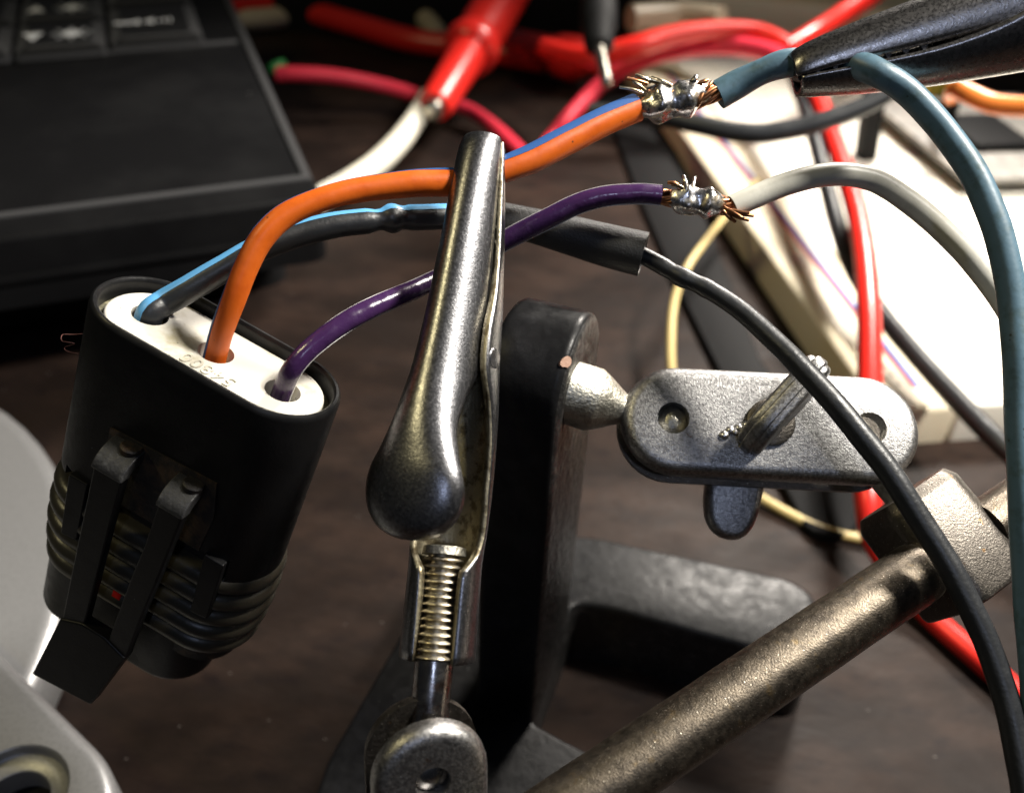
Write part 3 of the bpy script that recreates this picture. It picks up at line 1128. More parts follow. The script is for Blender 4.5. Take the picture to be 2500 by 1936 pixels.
tbp = px_path([(1500, 604, 107.6, 1.05), (1560, 622, 107, 1.05), (1605, 644, 106.3, 1.06), (1660, 674, 105.4, 1.12), (1725, 705, 104.4, 1.1), (1800, 752, 103, 1.14),
               (1880, 820, 101.2, 1.2), (1960, 900, 99.2, 1.24), (2030, 976, 97.6, 1.28), (2100, 1060, 96.2, 1.3), (2170, 1152, 95, 1.3), (2240, 1258, 94, 1.3),
               (2310, 1372, 93, 1.3), (2372, 1486, 92, 1.3), (2422, 1602, 91, 1.3), (2460, 1722, 90, 1.3), (2488, 1850, 89, 1.3), (2506, 1990, 88, 1.3), (2520, 2300, 86, 1.3), (2530, 2700, 86, 1.3)], 6)
random.seed(3)
tbp = dents(tbp, [(1640, 662, 0.9, 0.9), (1668, 676, 0.9, 1.08), (1700, 690, 1.1, 0.92), (1722, 703, 0.8, 1.06)])
bm = new()
tube(bm, tbp, 22, wob=0.02)
o = obj("black_lead", bm, "black_pvc", angle=60)
tag(o, "thin black lead leaving the shrink sleeve and crossing over the steel clamp plate", "wire")

# --- grey wire, teal wire
gwp = px_path([(1790, 505, 103, 1.35), (1842, 480, 103, 1.35), (1920, 450, 103.4, 1.35), (2000, 430, 104, 1.36), (2080, 428, 104.6, 1.36), (2150, 448, 105, 1.36),
               (2230, 500, 105.4, 1.36), (2310, 572, 105.6, 1.36), (2380, 650, 105.6, 1.36), (2440, 726, 105.4, 1.36), (2520, 850, 105, 1.36), (2600, 1000, 104, 1.36), (2680, 1250, 104, 1.36), (2740, 1600, 108, 1.36), (2800, 1950, 118, 1.36), (2900, 2200, 126, 1.36)], 6)
bm = new()
tube(bm, gwp, 24, wob=0.015)
o = obj("grey_wire", bm, "grey_pvc", angle=60)
tag(o, "light grey wire arching away from the purple wire's soldered joint", "wire")

twp = px_path([(1752, 232, 104, 1.72), (1800, 205, 103.6, 1.68), (1860, 176, 102.6, 1.47), (1920, 157, 102, 1.62), (1990, 152, 101.5, 1.5), (2045, 150, 100.6, 1.5), (2095, 160, 98.4, 1.58),
               (2150, 184, 97.0, 1.47), (2215, 226, 97, 1.47), (2285, 296, 96.6, 1.47), (2345, 376, 96, 1.47), (2395, 462, 95.4, 1.47), (2438, 572, 94.6, 1.47),
               (2466, 700, 94, 1.47), (2484, 880, 93, 1.47), (2494, 1080, 92, 1.47), (2504, 1300, 91, 1.47), (2520, 1560, 90, 1.47), (2545, 1850, 89, 1.47), (2580, 2250, 88, 1.47), (2620, 2700, 88, 1.47)], 6)
bm = new()
tube(bm, twp, 24, wob=0.02)
o = obj("teal_wire", bm, "teal_pvc", angle=60)
tag(o, "dusty teal wire gripped by the dark clip and curving down past the grey wire", "wire")

# --- soldered joints
def solder_joint(name, label, a, b, ra, rb, spikes, seed, cov=(-0.02, 0.90)):
    """a, b: pixel+depth ends; a twisted bundle of strands with solder flowed over its middle"""
    random.seed(seed)
    pa_, pb_ = P(*a), P(*b)
    t = th = thing(name, (pa_ + pb_) / 2, label, "solder joint", "soldered wire joints")
    ax = unit(pb_ - pa_)
    L = (pb_ - pa_).length
    n1 = unit((Cc - pa_) - ax * (Cc - pa_).dot(ax))
    n2 = n1.cross(ax)
    # twisted copper strands, each its own piece
    for q in range(9):
        ph = 2 * math.pi * q / 9 + 0.3 * math.sin(q * 5.0 + seed)
        path = []
        for i in range(26):
            u = i / 25
            r = (ra + (rb - ra) * u) * (0.52 + 0.34 * math.sin(math.pi * u))
            an = ph + u * 4.6
            path.append((pa_ + ax * (L * (u * 1.06 - 0.03)) + (n1 * math.cos(an) + n2 * math.sin(an)) * r * (0.9 + 0.2 * ((q * 7) % 5) / 5), 0.26))
        bm = new()
        tube(bm, path, 7)
        obj("strand", bm, "copper", t, angle=70)
    # solder
    bm = new()
    rings = []
    m, nn = 30, 30
    for i in range(m + 1):
        u = cov[0] + (cov[1] - cov[0]) * i / m
        env = max(0.0, math.sin(math.pi * (0.03 + 0.94 * i / m))) ** 0.55
        ring = []
        for j in range(nn):
            an = 2 * math.pi * j / nn
            base_r = (ra + (rb - ra) * u)
            lump = noise.noise(Vector((u * 6 + seed, math.cos(an) * 1.1, math.sin(an) * 1.1))) * 0.55 + \
                noise.noise(Vector((u * 15 + seed, math.cos(an - u * 5) * 2.2, math.sin(an - u * 5) * 2.2))) * 0.07
            r = base_r * (0.42 + 0.88 * env) * (1 + lump * 0.6) * (1 + 0.12 * math.sin(u * 15 + seed))
            ring.append(pa_ + ax * (L * u) + (n1 * math.cos(an) + n2 * math.sin(an)) * r)
        rings.append(ring)
    loft(bm, rings)
    obj("solder_blob", bm, "solder", t, angle=70, subsurf=1)
    # whiskers of wire that stick out
    for (x0, y0, x1, y1, dd, r, mname) in spikes:
        d0 = a[2] - 1.2
        p0, p1 = P(x0, y0, d0), P(x1, y1, d0 + dd)
        mdp = (p0 + p1) / 2 + n1 * 0.15 + n2 * random.uniform(-.15, .15)
        bm = new()
        tube(bm, [(Vector(q[:3]), q[3]) for q in spline([(*p0, r), (*mdp, r), (*p1, r * 0.8)], 4)], 8)
        obj("whisker", bm, mname, t, angle=70)
    return t


solder_joint("solder_joint", "shiny soldered joint of orange wire and teal wire, frayed brassy ends sticking up", (1562, 262, 103.6), (1752, 226, 103.6), 1.75, 1.45,
             [(1575, 222, 1545, 198, -0.4, .26, "brassy_tin"), (1580, 205, 1530, 192, -0.5, .24, "copper"), (1570, 228, 1512, 214, -0.3, .20, "brassy_tin"),
              (1590, 200, 1552, 184, -0.2, .26, "brassy_tin"), (1620, 205, 1550, 186, 0.2, .3, "brassy_tin"), (1640, 212, 1590, 190, 0.2, .28, "brassy_tin"),
              (1690, 200, 1700, 186, 0, .34, "solder"), (1705, 205, 1728, 196, 0, .26, "copper"), (1722, 222, 1738, 200, 0, .22, "copper"),
              (1715, 230, 1700, 262, 0.2, .36, "copper")], 11)
solder_joint("solder_joint", "soldered joint of purple wire and grey wire with loose copper tail below", (1620, 482, 103), (1792, 506, 103), 1.25, 1.35,
             [(1660, 455, 1630, 446, 0, .24, "copper"), (1668, 460, 1640, 452, 0, .22, "brassy_tin"), (1676, 466, 1668, 430, 0.4, .32, "solder"),
              (1690, 462, 1696, 433, 0.4, .22, "solder"), (1770, 508, 1812, 532, -0.6, .22, "copper"), (1775, 515, 1830, 520, -0.8, .22, "copper"),
              (1772, 518, 1840, 528, -0.3, .22, "copper"), (1780, 520, 1828, 538, -0.1, .22, "copper"), (1766, 516, 1796, 542, 0.1, .24, "copper"),
              (1785, 512, 1836, 525, 0.2, .2, "copper")], 23, (0.06, 0.88))

# ------------------------------------------------------------------ the laptop
LZ = 45.0
la_, lb_ = T(555, 0, LZ), T(749, 435, LZ)
e2 = la_ - lb_
e2.z = 0
e2 = unit(e2)
e1 = Vector((e2.y, -e2.x, 0))
corner = T(788, 478, LZ)                 # front right corner of the top
corner.z = 0
lap = thing("laptop", corner - e1 * 150 + e2 * 110, "black laptop with dusty palm rest and arrow keys", "laptop")


def Q(a, b, z):
    """laptop frame: a to the right of the front right corner, b towards its back"""
    return corner + e1 * a + e2 * b + Z * z


def lq(x, y, z=LZ):
    q = T(x, y, z) - corner
    return q.dot(e1), q.dot(e2)


bm = new()
prism(bm, rrect(-330, 0, 0, 240, 5), Q(0, 0, 0), e1, e2, Z, 26, LZ, rnd=1.6, segs=4)
obj("body", bm, "laptop_black", lap, angle=45)
bm = new()
prism(bm, rrect(-328, 34, -8, 236, 8), Q(0, 0, 0), e1, e2, Z, 0.0, 25.2, rnd=1.5, segs=3)
obj("bottom_case", bm, "case_black", lap, angle=45)
bm = new()
prism(bm, rrect(-331, -1.0, 1.0, 239, 5), Q(0, 0, 0), e1, e2, Z, 33.5, 35.0, rnd=0.5, segs=2)
obj("seam_strip", bm, "laptop_black", lap, angle=45)
# raised palm rest frame line
pr = (749, 435)
ra_, rb_ = lq(*pr)
for (x0, y0, x1, y1) in ((ra_ - 310, rb_ - 1.2, ra_, rb_ + 1.2), (ra_ - 1.2, rb_ + 1.2, ra_ + 1.2, rb_ + 190)):
    bm = new()
    prism(bm, rrect(x0, y0, x1 + (1.2 if y1 - y0 < 5 else 0), y1, 0.5, 2), Q(0, 0, 0), e1, e2, Z, LZ - 0.3, LZ + 0.7, rnd=0.4, segs=2)
    obj("palm_rest_trim", bm, "laptop_trim_lit", lap)
# keyboard well edge
ka, kb = lq(500, 112)
bm = new()
prism(bm, rrect(-320, kb - 1.0, ra_ - 3, kb + 1.6, 0.5, 2), Q(0, 0, 0), e1, e2, Z, LZ - 0.3, LZ + 0.9, rnd=0.4, segs=2)
obj("keyboard_edge", bm, "laptop_trim_lit", lap)

# keys: (left px x, right px x along the row, row front b, row back b)


def key(a0, a1, b0, b1, legend):
    bm = new()
    z0, z1 = LZ + 0.4, LZ + 3.8
    lo_ = rrect(a0, b0, a1, b1, 1.2, 3)
    hi_ = rrect(a0 + 3.2, b0 + 4.6, a1 - 3.2, b1 - 2.2, 1.6, 3)
    rings = [[Q(x, y, z0) for x, y in lo_], [Q(x, y, z0 + 2) for x, y in lo_], [Q(x, y, z1 - 0.4) for x, y in hi_]]
    hi2 = rrect(a0 + 3.7, b0 + 5.1, a1 - 3.7, b1 - 2.7, 1.4, 3)
    rings.append([Q(x, y, z1) for x, y in hi2])
    loft(bm, rings)
    for f in bm.faces:
        f.material_index = 0
    bm.normal_update()
    for f in bm.faces:
        f.material_index = 0 if f.normal.z > 0.97 or len(f.verts) > 4 else 1
    k = obj("key", bm, None, lap, angle=30, mats=["key_black", "key_side_lit"])
    if legend:
        cx, cy = (a0 + a1) / 2, (b0 + b1) / 2 - 0.5
        bm = new()
        w = a1 - a0
        h = b1 - b0

        def poly(pts):
            loft(bm, [[Q(x, y, z1 - 0.02) for x, y in pts], [Q(x, y, z1 + 0.06) for x, y in pts]])
        lx = a0 + w * (0.22 if legend == "right" else 0.19)
        u = h * (0.055 if legend == "right" else 0.10)
        if legend == "up":
            poly([(lx - u, cy - u), (lx + u, cy - u), (lx, cy + u * 1.7)])
        elif legend == "down":
            poly([(lx - u, cy + u), (lx + u, cy + u), (lx, cy - u * 1.7)])
        elif legend == "right":
            poly([(lx - u * 2, cy - u * .5), (lx + u, cy - u * .5), (lx + u, cy + u * .5), (lx - u * 2, cy + u * .5)])
            poly([(lx + u, cy - u * 1.2), (lx + u * 2.6, cy), (lx + u, cy + u * 1.2)])
        sx = a0 + w * (0.50 if legend == "right" else 0.63)
        if legend in ("up", "down"):
            poly([(sx + u * math.cos(i * math.pi / 5), cy + u * math.sin(i * math.pi / 5)) for i in range(10)])
            for i in range(8):
                a = i * math.pi / 4
                c, s_ = math.cos(a), math.sin(a)
                poly([(sx + c * u * 1.3 - s_ * .3, cy + s_ * u * 1.3 + c * .3), (sx + c * u * 2 - s_ * .3, cy + s_ * u * 2 + c * .3),
                      (sx + c * u * 2 + s_ * .3, cy + s_ * u * 2 - c * .3), (sx + c * u * 1.3 + s_ * .3, cy + s_ * u * 1.3 - c * .3)])
        elif legend == "right":
            poly([(sx - u * 2, cy - u * .5), (sx - u, cy - u * .5), (sx, cy - u * 1.3), (sx, cy + u * 1.3), (sx - u, cy + u * .5), (sx - u * 2, cy + u * .5)])
            for q in range(3):
                poly([(sx + u * (.6 + q * .8), cy - u * (.6 + q * .3)), (sx + u * (.9 + q * .8), cy - u * (.6 + q * .3)),
                      (sx + u * (.9 + q * .8), cy + u * (.6 + q * .3)), (sx + u * (.6 + q * .8), cy + u * (.6 + q * .3))])
        elif legend == "word":
            for q in range(4):
                poly([(cx - w * .36 + q * w * .15, cy - u * .8), (cx - w * .26 + q * w * .15, cy - u * .8), (cx - w * .26 + q * w * .15, cy + u * .8),
                      (cx - w * .36 + q * w * .15, cy + u * .8)])
        obj("legend", bm, "legend_grey", k)
    return k


aB0, _ = lq(42, 150)
aB1, _ = lq(262, 140)
aC0, _ = lq(276, 130)
aC1, _ = lq(500, 112)
_, bB0 = lq(150, 148)
_, bB1 = lq(150, 76)
_, bB2 = lq(150, 20)
pitchB = (bB2 - bB1)
key(aB0, aB1, bB0, bB1, "down")
key(aB0, aB1, bB1 + 0.6, bB1 + (bB1 - bB0) * 0.92, "up")
key(aB0, aB1, bB1 + (bB1 - bB0) * 0.97, bB1 + (bB1 - bB0) * 2.0, None)
_, bC0 = lq(400, 122)
_, bC1 = lq(400, 32)
key(aC0, aC1, bC0, bC1 - 1, "right")
key(aC0, aC1, bC1 + 1, bC1 + (bC1 - bC0) * 1.1, "word")
wB = aB1 - aB0
for q in range(3):
    for r in range(3):
        key(aB0 - (wB + 2) * (q + 1), aB0 - (wB + 2) * (q + 1) + wB, bB0 + (bB1 - bB0 + 1) * r, bB0 + (bB1 - bB0 + 1) * (r + 1) - 1, None)

# ------------------------------------------------------------------ the silver casting at the lower edge
sil = thing("silver_casting", T(-60, 1500, 0), "satin silver cast bracket with round disc and drilled boss in the lower corner", "bracket")
DZ = 12.0
q1, q2, q3 = T(0, 985, DZ), T(158, 1195, DZ), T(150, 1500, DZ)   # three points of its rim
_d = 2 * (q1.x * (q2.y - q3.y) + q2.x * (q3.y - q1.y) + q3.x * (q1.y - q2.y))
_s1, _s2, _s3 = q1.x ** 2 + q1.y ** 2, q2.x ** 2 + q2.y ** 2, q3.x ** 2 + q3.y ** 2
dc = Vector(((_s1 * (q2.y - q3.y) + _s2 * (q3.y - q1.y) + _s3 * (q1.y - q2.y)) / _d,
             (_s1 * (q3.x - q2.x) + _s2 * (q1.x - q3.x) + _s3 * (q2.x - q1.x)) / _d, 0))
dr = (Vector((q2.x, q2.y, 0)) - dc).length
bm = new()
lathe(bm, [(0, dr - 1.5), (0.8, dr - 0.6), (2, dr), (DZ - 3.5, dr), (DZ - 2.2, dr - 0.25), (DZ - 1.2, dr - 0.9), (DZ - 0.4, dr - 2.0), (DZ, dr - 3.6), (DZ + 0.5, dr * 0.5), (DZ + 0.6, 0.4)],
      Vector((dc.x, dc.y, 0)), Z, 72)
obj("disc", bm, "silver_paint", sil, angle=50)
AZ = 20.0
arm = [(-420, 1180), (290, 1875), (270, 2150), (60, 2600), (-700, 2600)]
ap = [T(a, b, AZ) for a, b in arm]
bc_ = T(22, 1945, AZ)
rb2 = (T(164, 1940, AZ) - bc_).length
bm = new()
ol = smooth_poly([(q.x, q.y) for q in ap], 7.0, 8)
lv = [(0.0, 0.0), (0.0, AZ - 2.2)] + [(2.2 * (1 - math.cos(a)), AZ - 2.2 * (1 - math.sin(a))) for a in [math.pi / 2 * i / 6 for i in range(1, 7)]]
ctr = Vector((sum(p[0] for p in ol) / len(ol), sum(p[1] for p in ol) / len(ol)))
rings = []
for d, z in lv:
    rings.append([Vector((p[0], p[1], z)) + Vector(((ctr - Vector(p)).normalized() * d).to_tuple() + (0,)) for p in ol])
vs = loft(bm, rings, True, True, False)
nb_ = 48
loops = []
for r, z in ((rb2, AZ), (rb2 - 0.25, AZ - 0.25), (rb2 - 0.35, AZ - 1.7), (rb2 - 0.6, AZ - 1.95), (rb2 * 0.64, AZ - 2.0), (rb2 * 0.61, AZ - 2.2), (rb2 * 0.60, AZ - 7.0)):
    loops.append([bm.verts.new((bc_.x + r * math.cos(2 * math.pi * i / nb_), bc_.y + r * math.sin(2 * math.pi * i / nb_), z)) for i in range(nb_)])
for a, b in zip(loops, loops[1:]):
    for i in range(nb_):
        bm.faces.new((a[i], a[(i + 1) % nb_], b[(i + 1) % nb_], b[i]))
bm.faces.new(loops[-1])
eds = [bm.edges.get((vs[-1][i], vs[-1][(i + 1) % len(ol)])) for i in range(len(ol))] + [bm.edges.get((loops[0][i], loops[0][(i + 1) % nb_])) for i in range(nb_)]
bmesh.ops.triangle_fill(bm, use_beauty=True, use_dissolve=False, edges=[e for e in eds if e])
armo = obj("arm", bm, "silver_paint", sil, angle=40)
bm = new()
lathe(bm, [(-6.9, rb2 * 0.595), (-6.3, rb2 * 0.595)], bc_, Z, 40)
obj("bore_floor", bm, "case_black", sil)

# a flat black strap lying beside the breadboard
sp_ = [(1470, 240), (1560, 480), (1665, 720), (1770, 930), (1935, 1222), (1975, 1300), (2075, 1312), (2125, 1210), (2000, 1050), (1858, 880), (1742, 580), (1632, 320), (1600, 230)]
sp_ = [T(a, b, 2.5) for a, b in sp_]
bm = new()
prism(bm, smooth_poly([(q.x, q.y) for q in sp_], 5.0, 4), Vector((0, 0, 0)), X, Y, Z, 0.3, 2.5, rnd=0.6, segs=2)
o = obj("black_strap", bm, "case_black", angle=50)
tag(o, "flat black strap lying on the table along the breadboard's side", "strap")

# ------------------------------------------------------------------ breadboards
HB = 12.0
g0, g1 = T(1588, 293, 0), T(1955, 842, 0)
eb2 = unit(g0 - g1)
eb1 = Vector((eb2.y, -eb2.x, 0))
fr0 = T(2330, 1076, 0)
sfront = (fr0 - g1).dot(eb2)
BC = g1 + eb2 * sfront                   # near corner on the long side
brd = thing("breadboard", BC + eb1 * 30 + eb2 * 90, "large white breadboard brightly lit behind the grey wire", "breadboard", "white breadboards")


def G(a, b, z):
    return BC + eb1 * a + eb2 * b + Z * z


bm = new()
prism(bm, rrect(0, 0, 21, 265, 1.2, 3), G(0, 0, 0), eb1, eb2, Z, 0, HB, rnd=1.8, segs=4)
obj("power_rail", bm, "board_cream", brd, angle=45)
bm = new()
prism(bm, rrect(21.6, 0, 130, 265, 1.2, 3), G(0, 0, 0), eb1, eb2, Z, 0, HB - 0.3, rnd=1.0, segs=3)
obj("main_strip", bm, "board_white", brd, angle=45)


def gq(x, y):
    q = T(x, y, HB) - BC
    return q.dot(eb1), q.dot(eb2)


for (pxs, mname, nm) in (((1990, 640), "line_red", "red_line"), ((2046, 700), "line_blue", "blue_line")):
    a, b = gq(*pxs)
    bm = new()
    prism(bm, rrect(a - 1.0, 8, a + 1.0, 245, 0.3, 2), G(0, 0, 0), eb1, eb2, Z, HB - 0.5, HB + 0.06)
    obj(nm, bm, mname, brd)
bm = new()
for col_ in (9.2, 12.6):
    for q in range(60):
        if q % 6 == 5:
            continue
        a, b = col_, 10 + q * 4.0
        prism(bm, [(a - .55, b - .55), (a + .55, b - .55), (a + .55, b + .55), (a - .55, b + .55)], G(0, 0, 0), eb1, eb2, Z, HB - .4, HB + .03)
for row in range(10):
    for q in range(62):
        a, b = 36 + row * 4.0 + (8 if row > 4 else 0), 8 + q * 4.0
        prism(bm, [(a - .55, b - .55), (a + .55, b - .55), (a + .55, b + .55), (a - .55, b + .55)], G(0, 0, 0), eb1, eb2, Z, HB - .8, HB - 0.27)
ho = obj("holes", bm, "hole_dark", brd)
ho["kind"] = "stuff"

# second white board farther back
bb = T(1500, 62, 0)
bm = new()
b2 = thing("breadboard", (bb.x + 60, bb.y + 60, 0), "second white breadboard farther back under the red leads", "breadboard", "white breadboards")
e3 = unit(T(1990, 118, 0) - T(1520, 60, 0))
e4 = Vector((-e3.y, e3.x, 0))
prism(bm, rrect(8, 0, 165, 130, 2, 3), bb, e3, e4, Z, 0, 22, rnd=2.5, segs=4)
obj("board", bm, "board_white", b2, angle=45)
bm = new()
prism(bm, rrect(9, 1, 164, 129, 2, 3), bb, e3, e4, Z, 22.05, 24, rnd=0.6, segs=2)
obj("top_strip", bm, "board_cream", b2, angle=45)

# grey module standing on the large board
mc = T(2350, 470, HB)
bm = new()
md_ = thing("circuit_module", mc, "grey circuit module on the breadboard behind the teal wire", "circuit board")
ma, mb = gq(2345, 480)
prism(bm, rrect(ma, mb, ma + 70, mb + 80, 2, 3), G(0, 0, 0), eb1, eb2, Z, HB + 4.5, HB + 6.5, rnd=0.4, segs=2)
obj("circuit_panel", bm, "module_grey", md_)
for q in range(2):
    bm = new()
    prism(bm, rrect(ma + 4 + 50 * q, mb + 3, ma + 8 + 50 * q, mb + 76, 0.5, 2), G(0, 0, 0), eb1, eb2, Z, HB - 0.2, HB + 4.5)
    obj("pin_header", bm, "case_black", md_)
bm = new()
prism(bm, rrect(ma + 16, mb + 22, ma + 40, mb + 52, 1, 2), G(0, 0, 0), eb1, eb2, Z, HB + 6.5, HB + 9.5, rnd=0.5, segs=2)
obj("chip", bm, "case_black", md_)

# black jumper plugs pushed into the board, with their leads
def plug(name, label, top, bot, r, wire_pts, wm, wlabel_part, group=None):
    pb0 = T(bot[0], bot[1], HB - 0.4)
    pt = P(top[0], top[1], (pb0 - Cc).dot(Fv) * top[2])
    t = thing(name, pb0, label, "jumper", group)
    ax = pt - pb0
    bm = new()
    u1 = unit(ax.cross(Fv))
    u2 = unit(ax.cross(u1))
    prism(bm, rrect(-r, -r, r, r, r * 0.2, 2), pb0, u1, u2, unit(ax), 0, ax.length, rnd=r * 0.2, segs=2)
    obj("plug", bm, "case_black", t)
    if wire_pts:
        bm = new()
        path = [(*pt, 0.9)]
        path = [(pt - unit(ax) * 1.0, wire_pts[0][3])] + [(P(a, b, d), r_) for a, b, d, r_ in spline(wire_pts, 6)]
        tube(bm, path, 14)
        obj("lead", bm, wm, t)
    return t


plug("jumper_plug", "black jumper plug standing in the breadboard beside the red cable", (2138, 215, 0.93), (2112, 385, 0), 3.2,
     None, None, None)
plug("jumper_plug", "black jumper plug with orange lead near the edge of the picture", (2322, 236, 0.93), (2300, 330, 0), 3.0,
     [(2335, 214, 232, 2.6), (2375, 235, 228, 2.6), (2430, 256, 224, 2.6), (2520, 262, 218, 2.6), (2640, 250, 210, 2.6)], "orange_jumper", None)
yb = P(2270, 210, 240)
bm = new()
yb0 = T(2268, 262, HB - 0.3)
lathe(bm, [(0, 5.5), (14, 5.6), (15.5, 4.6), (16, 2.0)], yb0, Z, 20)
o = obj("capacitor", bm, "yellow_cap")
tag(o, "small yellow capacitor under the dark clip", "capacitor")

# ------------------------------------------------------------------ cables lying behind
def cable(name, label, pts, m, r=None, world_pts=False, n=16, cat="cable", group=None):
    bm = new()
    path = w_path(pts, 7) if world_pts else px_path(pts, 7)
    tube(bm, path, n)
    o = obj(name, bm, m, angle=60)
    tag(o, label, cat, group)
    return o


def tz(x, y, z, r):
    q = T(x, y, z)
    return (q.x, q.y, q.z, r)


cable("red_cable", "thick red cable running down behind the grey wire and under the clamp", [
    tz(1940, 120, 46, 3.0), tz(1975, 190, 44, 3.0), tz(2012, 280, 41, 3.0), tz(2052, 390, 38, 3.0), tz(2090, 510, 35, 3.0), tz(2112, 640, 32, 3.0),
    tz(2122, 780, 29, 2.9), tz(2124, 920, 25, 2.9), tz(2122, 1060, 20, 2.9), tz(2118, 1210, 15, 2.9), tz(2145, 1340, 8, 2.6), tz(2260, 1490, 3.0, 2.4),
    tz(2380, 1600, 2.7, 2.4), tz(2500, 1705, 2.6, 2.4), tz(2640, 1830, 2.6, 2.4), tz(2900, 2030, 2.6, 2.4), tz(3300, 2200, 2.6, 2.4), tz(3800, 2300, 2.6, 2.4)], "red_pvc", world_pts=True, n=20)
cable("black_cable", "thick black cable beside the red one, bending away over the breadboard", [
    tz(1935, 180, 40, 2.5), tz(1978, 300, 38, 2.5), tz(2010, 420, 34, 2.5), tz(2042, 540, 30, 2.5), tz(2080, 650, 26, 2.5), tz(2140, 750, 23, 2.5),
    tz(2230, 860, 21, 2.5), tz(2330, 970, 20, 2.5), tz(2450, 1090, 20, 2.5), tz(2600, 1220, 16, 2.5), tz(2780, 1360, 8, 2.5), tz(3050, 1480, 2.6, 2.5), tz(3500, 1560, 2.6, 2.5), tz(4100, 1560, 2.6, 2.5)], "black_pvc", world_pts=True, n=18)
cable("tan_wire", "thin tan wire looping over the table behind the clamp plates", [
    tz(1850, 440, 14, 1.0), tz(1790, 505, 18, 1.05), tz(1730, 580, 22, 1.05), tz(1680, 650, 22, 1.1), tz(1648, 730, 18, 1.15), tz(1638, 830, 14, 1.2), tz(1645, 930, 10, 1.2),
    tz(1690, 1050, 6, 1.2), tz(1780, 1160, 3, 1.2), tz(1900, 1240, 1.6, 1.2), tz(2020, 1295, 1.4, 1.2), tz(2150, 1322, 1.3, 1.2), tz(2320, 1338, 1.3, 1.2), tz(2480, 1347, 1.3, 1.2),
    tz(2650, 1350, 1.3, 1.2), tz(2900, 1372, 1.3, 1.2), tz(3300, 1360, 1.3, 1.2), tz(3900, 1300, 1.3, 1.2)], "tan_pvc", world_pts=True, n=12)
cable("dark_lead", "thin dark lead sagging behind the orange wire's soldered joint", [
    (1440, 270, 250, 2.2), (1560, 284, 245, 2.4), (1640, 290, 240, 2.6), (1740, 312, 235, 2.6), (1830, 326, 232, 2.6), (1920, 318, 230, 2.6), (2010, 296, 228, 2.6), (2120, 255, 226, 2.5), (2300, 150, 222, 2.5), (2560, 20, 215, 2.5)],
    "black_pvc", n=14)

cable("pink_lead", "pinkish red lead starting beside the laptop and ending behind the blue striped wire", [
    tz(676, 182, 20, 3.2), tz(740, 182, 20, 3.2), tz(830, 190, 18, 3.2), tz(940, 212, 14, 3.1), tz(1060, 246, 10, 3.0), tz(1140, 268, 8, 3.0), tz(1200, 306, 6, 2.9), tz(1250, 350, 4, 2.8),
    tz(1290, 392, 3.0, 2.8)], "pink_pvc", world_pts=True)
cable("pink_lead", "second pinkish red lead climbing from the blue striped wire towards the back", [
    tz(1300, 400, 3, 2.8), tz(1340, 345, 6, 2.9), tz(1400, 275, 12, 3.2), tz(1470, 205, 20, 3.4), tz(1560, 150, 30, 3.6), tz(1660, 122, 36, 3.8), tz(1760, 112, 40, 3.8), tz(1850, 122, 42, 3.6),
    tz(1930, 150, 42, 3.6)], "pink_pvc", world_pts=True)
cable("red_lead", "bright red lead arching across the second breadboard", [
    tz(1330, 118, 30, 4.0), tz(1430, 140, 34, 4.2), tz(1540, 118, 40, 4.2), tz(1640, 88, 44, 3.8), tz(1750, 74, 46, 3.4), tz(1850, 80, 46, 3.4), tz(1920, 112, 44, 3.4), tz(1960, 150, 40, 3.2)],
    "red_pvc", world_pts=True)
cable("red_lead", "red lead running up out of the picture beside the dark clip", [
    tz(1920, 120, 44, 3.4), tz(1990, 78, 48, 3.6), tz(2050, 40, 50, 3.8), tz(2120, -10, 54, 4.8), tz(2210, -80, 60, 5.0)], "red_pvc", world_pts=True)
cable("red_lead", "dark red lead in shade behind the red probe", [
    tz(560, 30, 10, 6), tz(700, 20, 8, 6), tz(860, 60, 8, 6), tz(1000, 100, 8, 6), tz(1150, 120, 8, 6), tz(1330, 150, 8, 6)], "red_probe", world_pts=True)
cable("white_cable", "thick shiny white cable curving from the laptop corner to the red probe", [
    tz(700, 545, 6, 4.4), tz(778, 488, 6, 4.4), tz(850, 448, 7, 4.4), tz(920, 400, 9, 4.5), tz(975, 345, 12, 4.4), tz(1015, 290, 16, 4.0), tz(1048, 235, 20, 3.8)], "cable_white", world_pts=True, n=20)
cable("beige_cable", "dim beige cable lying far back between laptop and red probe", [
    tz(560, 52, 6, 5.5), tz(660, 46, 6, 5.5), tz(780, 30, 6, 5.5), tz(900, 16, 6, 5.5), tz(1000, 22, 6, 5.5), tz(1050, 60, 6, 5.5), tz(1075, 100, 6, 5.5)], "cable_beige", world_pts=True)
cable("grey_cable", "pale grey cable lying far back above the black probe", [
    tz(1540, 46, 34, 6), tz(1660, 40, 34, 6), tz(1760, 52, 36, 6)], "cable_beige", world_pts=True)
cable("green_tip", "tiny green insulated wire end beside the laptop edge", [tz(690, 158, 20, 2.2), tz(672, 166, 20, 2.2), tz(662, 172, 19, 2.0)], "green_pvc", world_pts=True, cat="wire end")

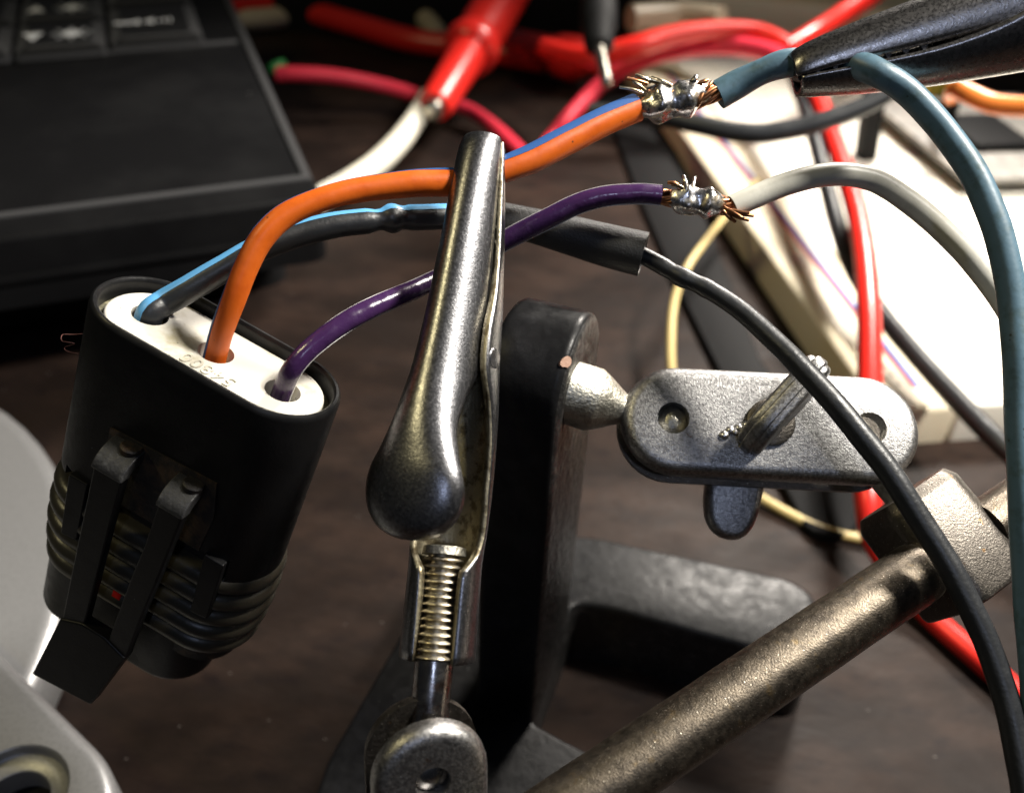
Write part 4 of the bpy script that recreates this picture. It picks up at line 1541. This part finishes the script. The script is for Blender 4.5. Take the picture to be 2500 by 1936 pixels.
# red test probe with flange
pA, pB = P(1262, -60, 425), P(1062, 262, 345)
pr_t = thing("test_probe", pB, "red test probe with round finger guard pointing at the white cable", "test probe", "test probes")
ax = pB - pA
L = ax.length
bm = new()
lathe(bm, [(0, 11.0), (L * 0.45, 10.6), (L * 0.56, 9.8)], pA, ax, 28)
obj("grip", bm, "red_probe", pr_t)
bm = new()
lathe(bm, [(L * 0.55, 9.5), (L * 0.565, 11.4), (L * 0.60, 12.2), (L * 0.635, 11.4), (L * 0.65, 9.4)], pA, ax, 32)
obj("finger_guard", bm, "red_pvc", pr_t)
bm = new()
lathe(bm, [(L * 0.64, 8.4), (L * 0.66, 8.2), (L * 0.98, 6.8), (L, 6.0)], pA, ax, 28)
obj("nozzle", bm, "red_pvc", pr_t)
bm = new()
lathe(bm, [(L * 0.98, 4.4), (L * 1.03, 4.2), (L * 1.04, 2.6)], pA, ax, 18)
obj("metal_tip", bm, "probe_metal", pr_t)

qA, qB = P(1462, -60, 300), P(1462, 118, 275)
pk = thing("test_probe", P(1480, 205, 262), "black test probe with thin metal tip above the pink lead", "test probe", "test probes")
ax = qB - qA
L = ax.length
bm = new()
lathe(bm, [(0, 6.0), (L * 0.7, 6.0), (L * 0.72, 5.4), (L * 0.95, 4.6), (L, 3.4)], qA, ax, 24)
obj("grip", bm, "case_black", pk)
bm = new()
lathe(bm, [(0, 2.1), (18, 1.7), ((P(1482, 205, 264) - qB).length, 1.0)], qB, P(1482, 205, 264) - qB, 14)
obj("metal_tip", bm, "probe_metal", pk)
# second red probe lying across
rA, rB = T(1190, 96, 8), T(1430, 152, 14)
p3 = thing("test_probe", rA, "red test probe lying in shade behind the black probe", "test probe", "test probes")
bm = new()
ax = rB - rA
L = ax.length
lathe(bm, [(0, 7), (L * 0.1, 8), (L * 0.72, 8), (L * 0.76, 10), (L * 0.92, 10.5), (L, 7)], rA, ax, 24)
obj("grip", bm, "red_pvc", p3)
bm = new()
lathe(bm, [(L - 1, 5.5), (L + 14, 4)], rA, ax, 20)
obj("nozzle", bm, "red_pvc", p3)

# black pouch added far back in place of deep shade
bm = new()
fb = T(640, 150, 0)
fe = unit(T(1330, 150, 0) - fb)
fe.z = 0
fe2 = Vector((-fe.y, fe.x, 0))
prism(bm, rrect(0, 48, 330, 260, 12, 5), fb, fe, fe2, Z, 0, 24, rnd=7, segs=5)
o = obj("black_backdrop", bm, "case_black", angle=50)
tag(o, "added flat black pouch in deep shade behind the laptop and probes", "backdrop")

# a pinkish fibre caught on the connector's shell
bm = new()
tube(bm, px_path([(206, 815, 103, .02), (180, 817, 103, .02), (154, 818, 102.5, .02), (152, 832, 102, .02), (168, 836, 102, .02), (182, 840, 102.4, .02), (160, 848, 102.8, .02), (166, 858, 103, .02), (196, 864, 103, .02)], 6), 6)
o = obj("lint_fibre", bm, "lint_pink")
tag(o, "fine pinkish lint fibre on the side of the black connector", "lint")
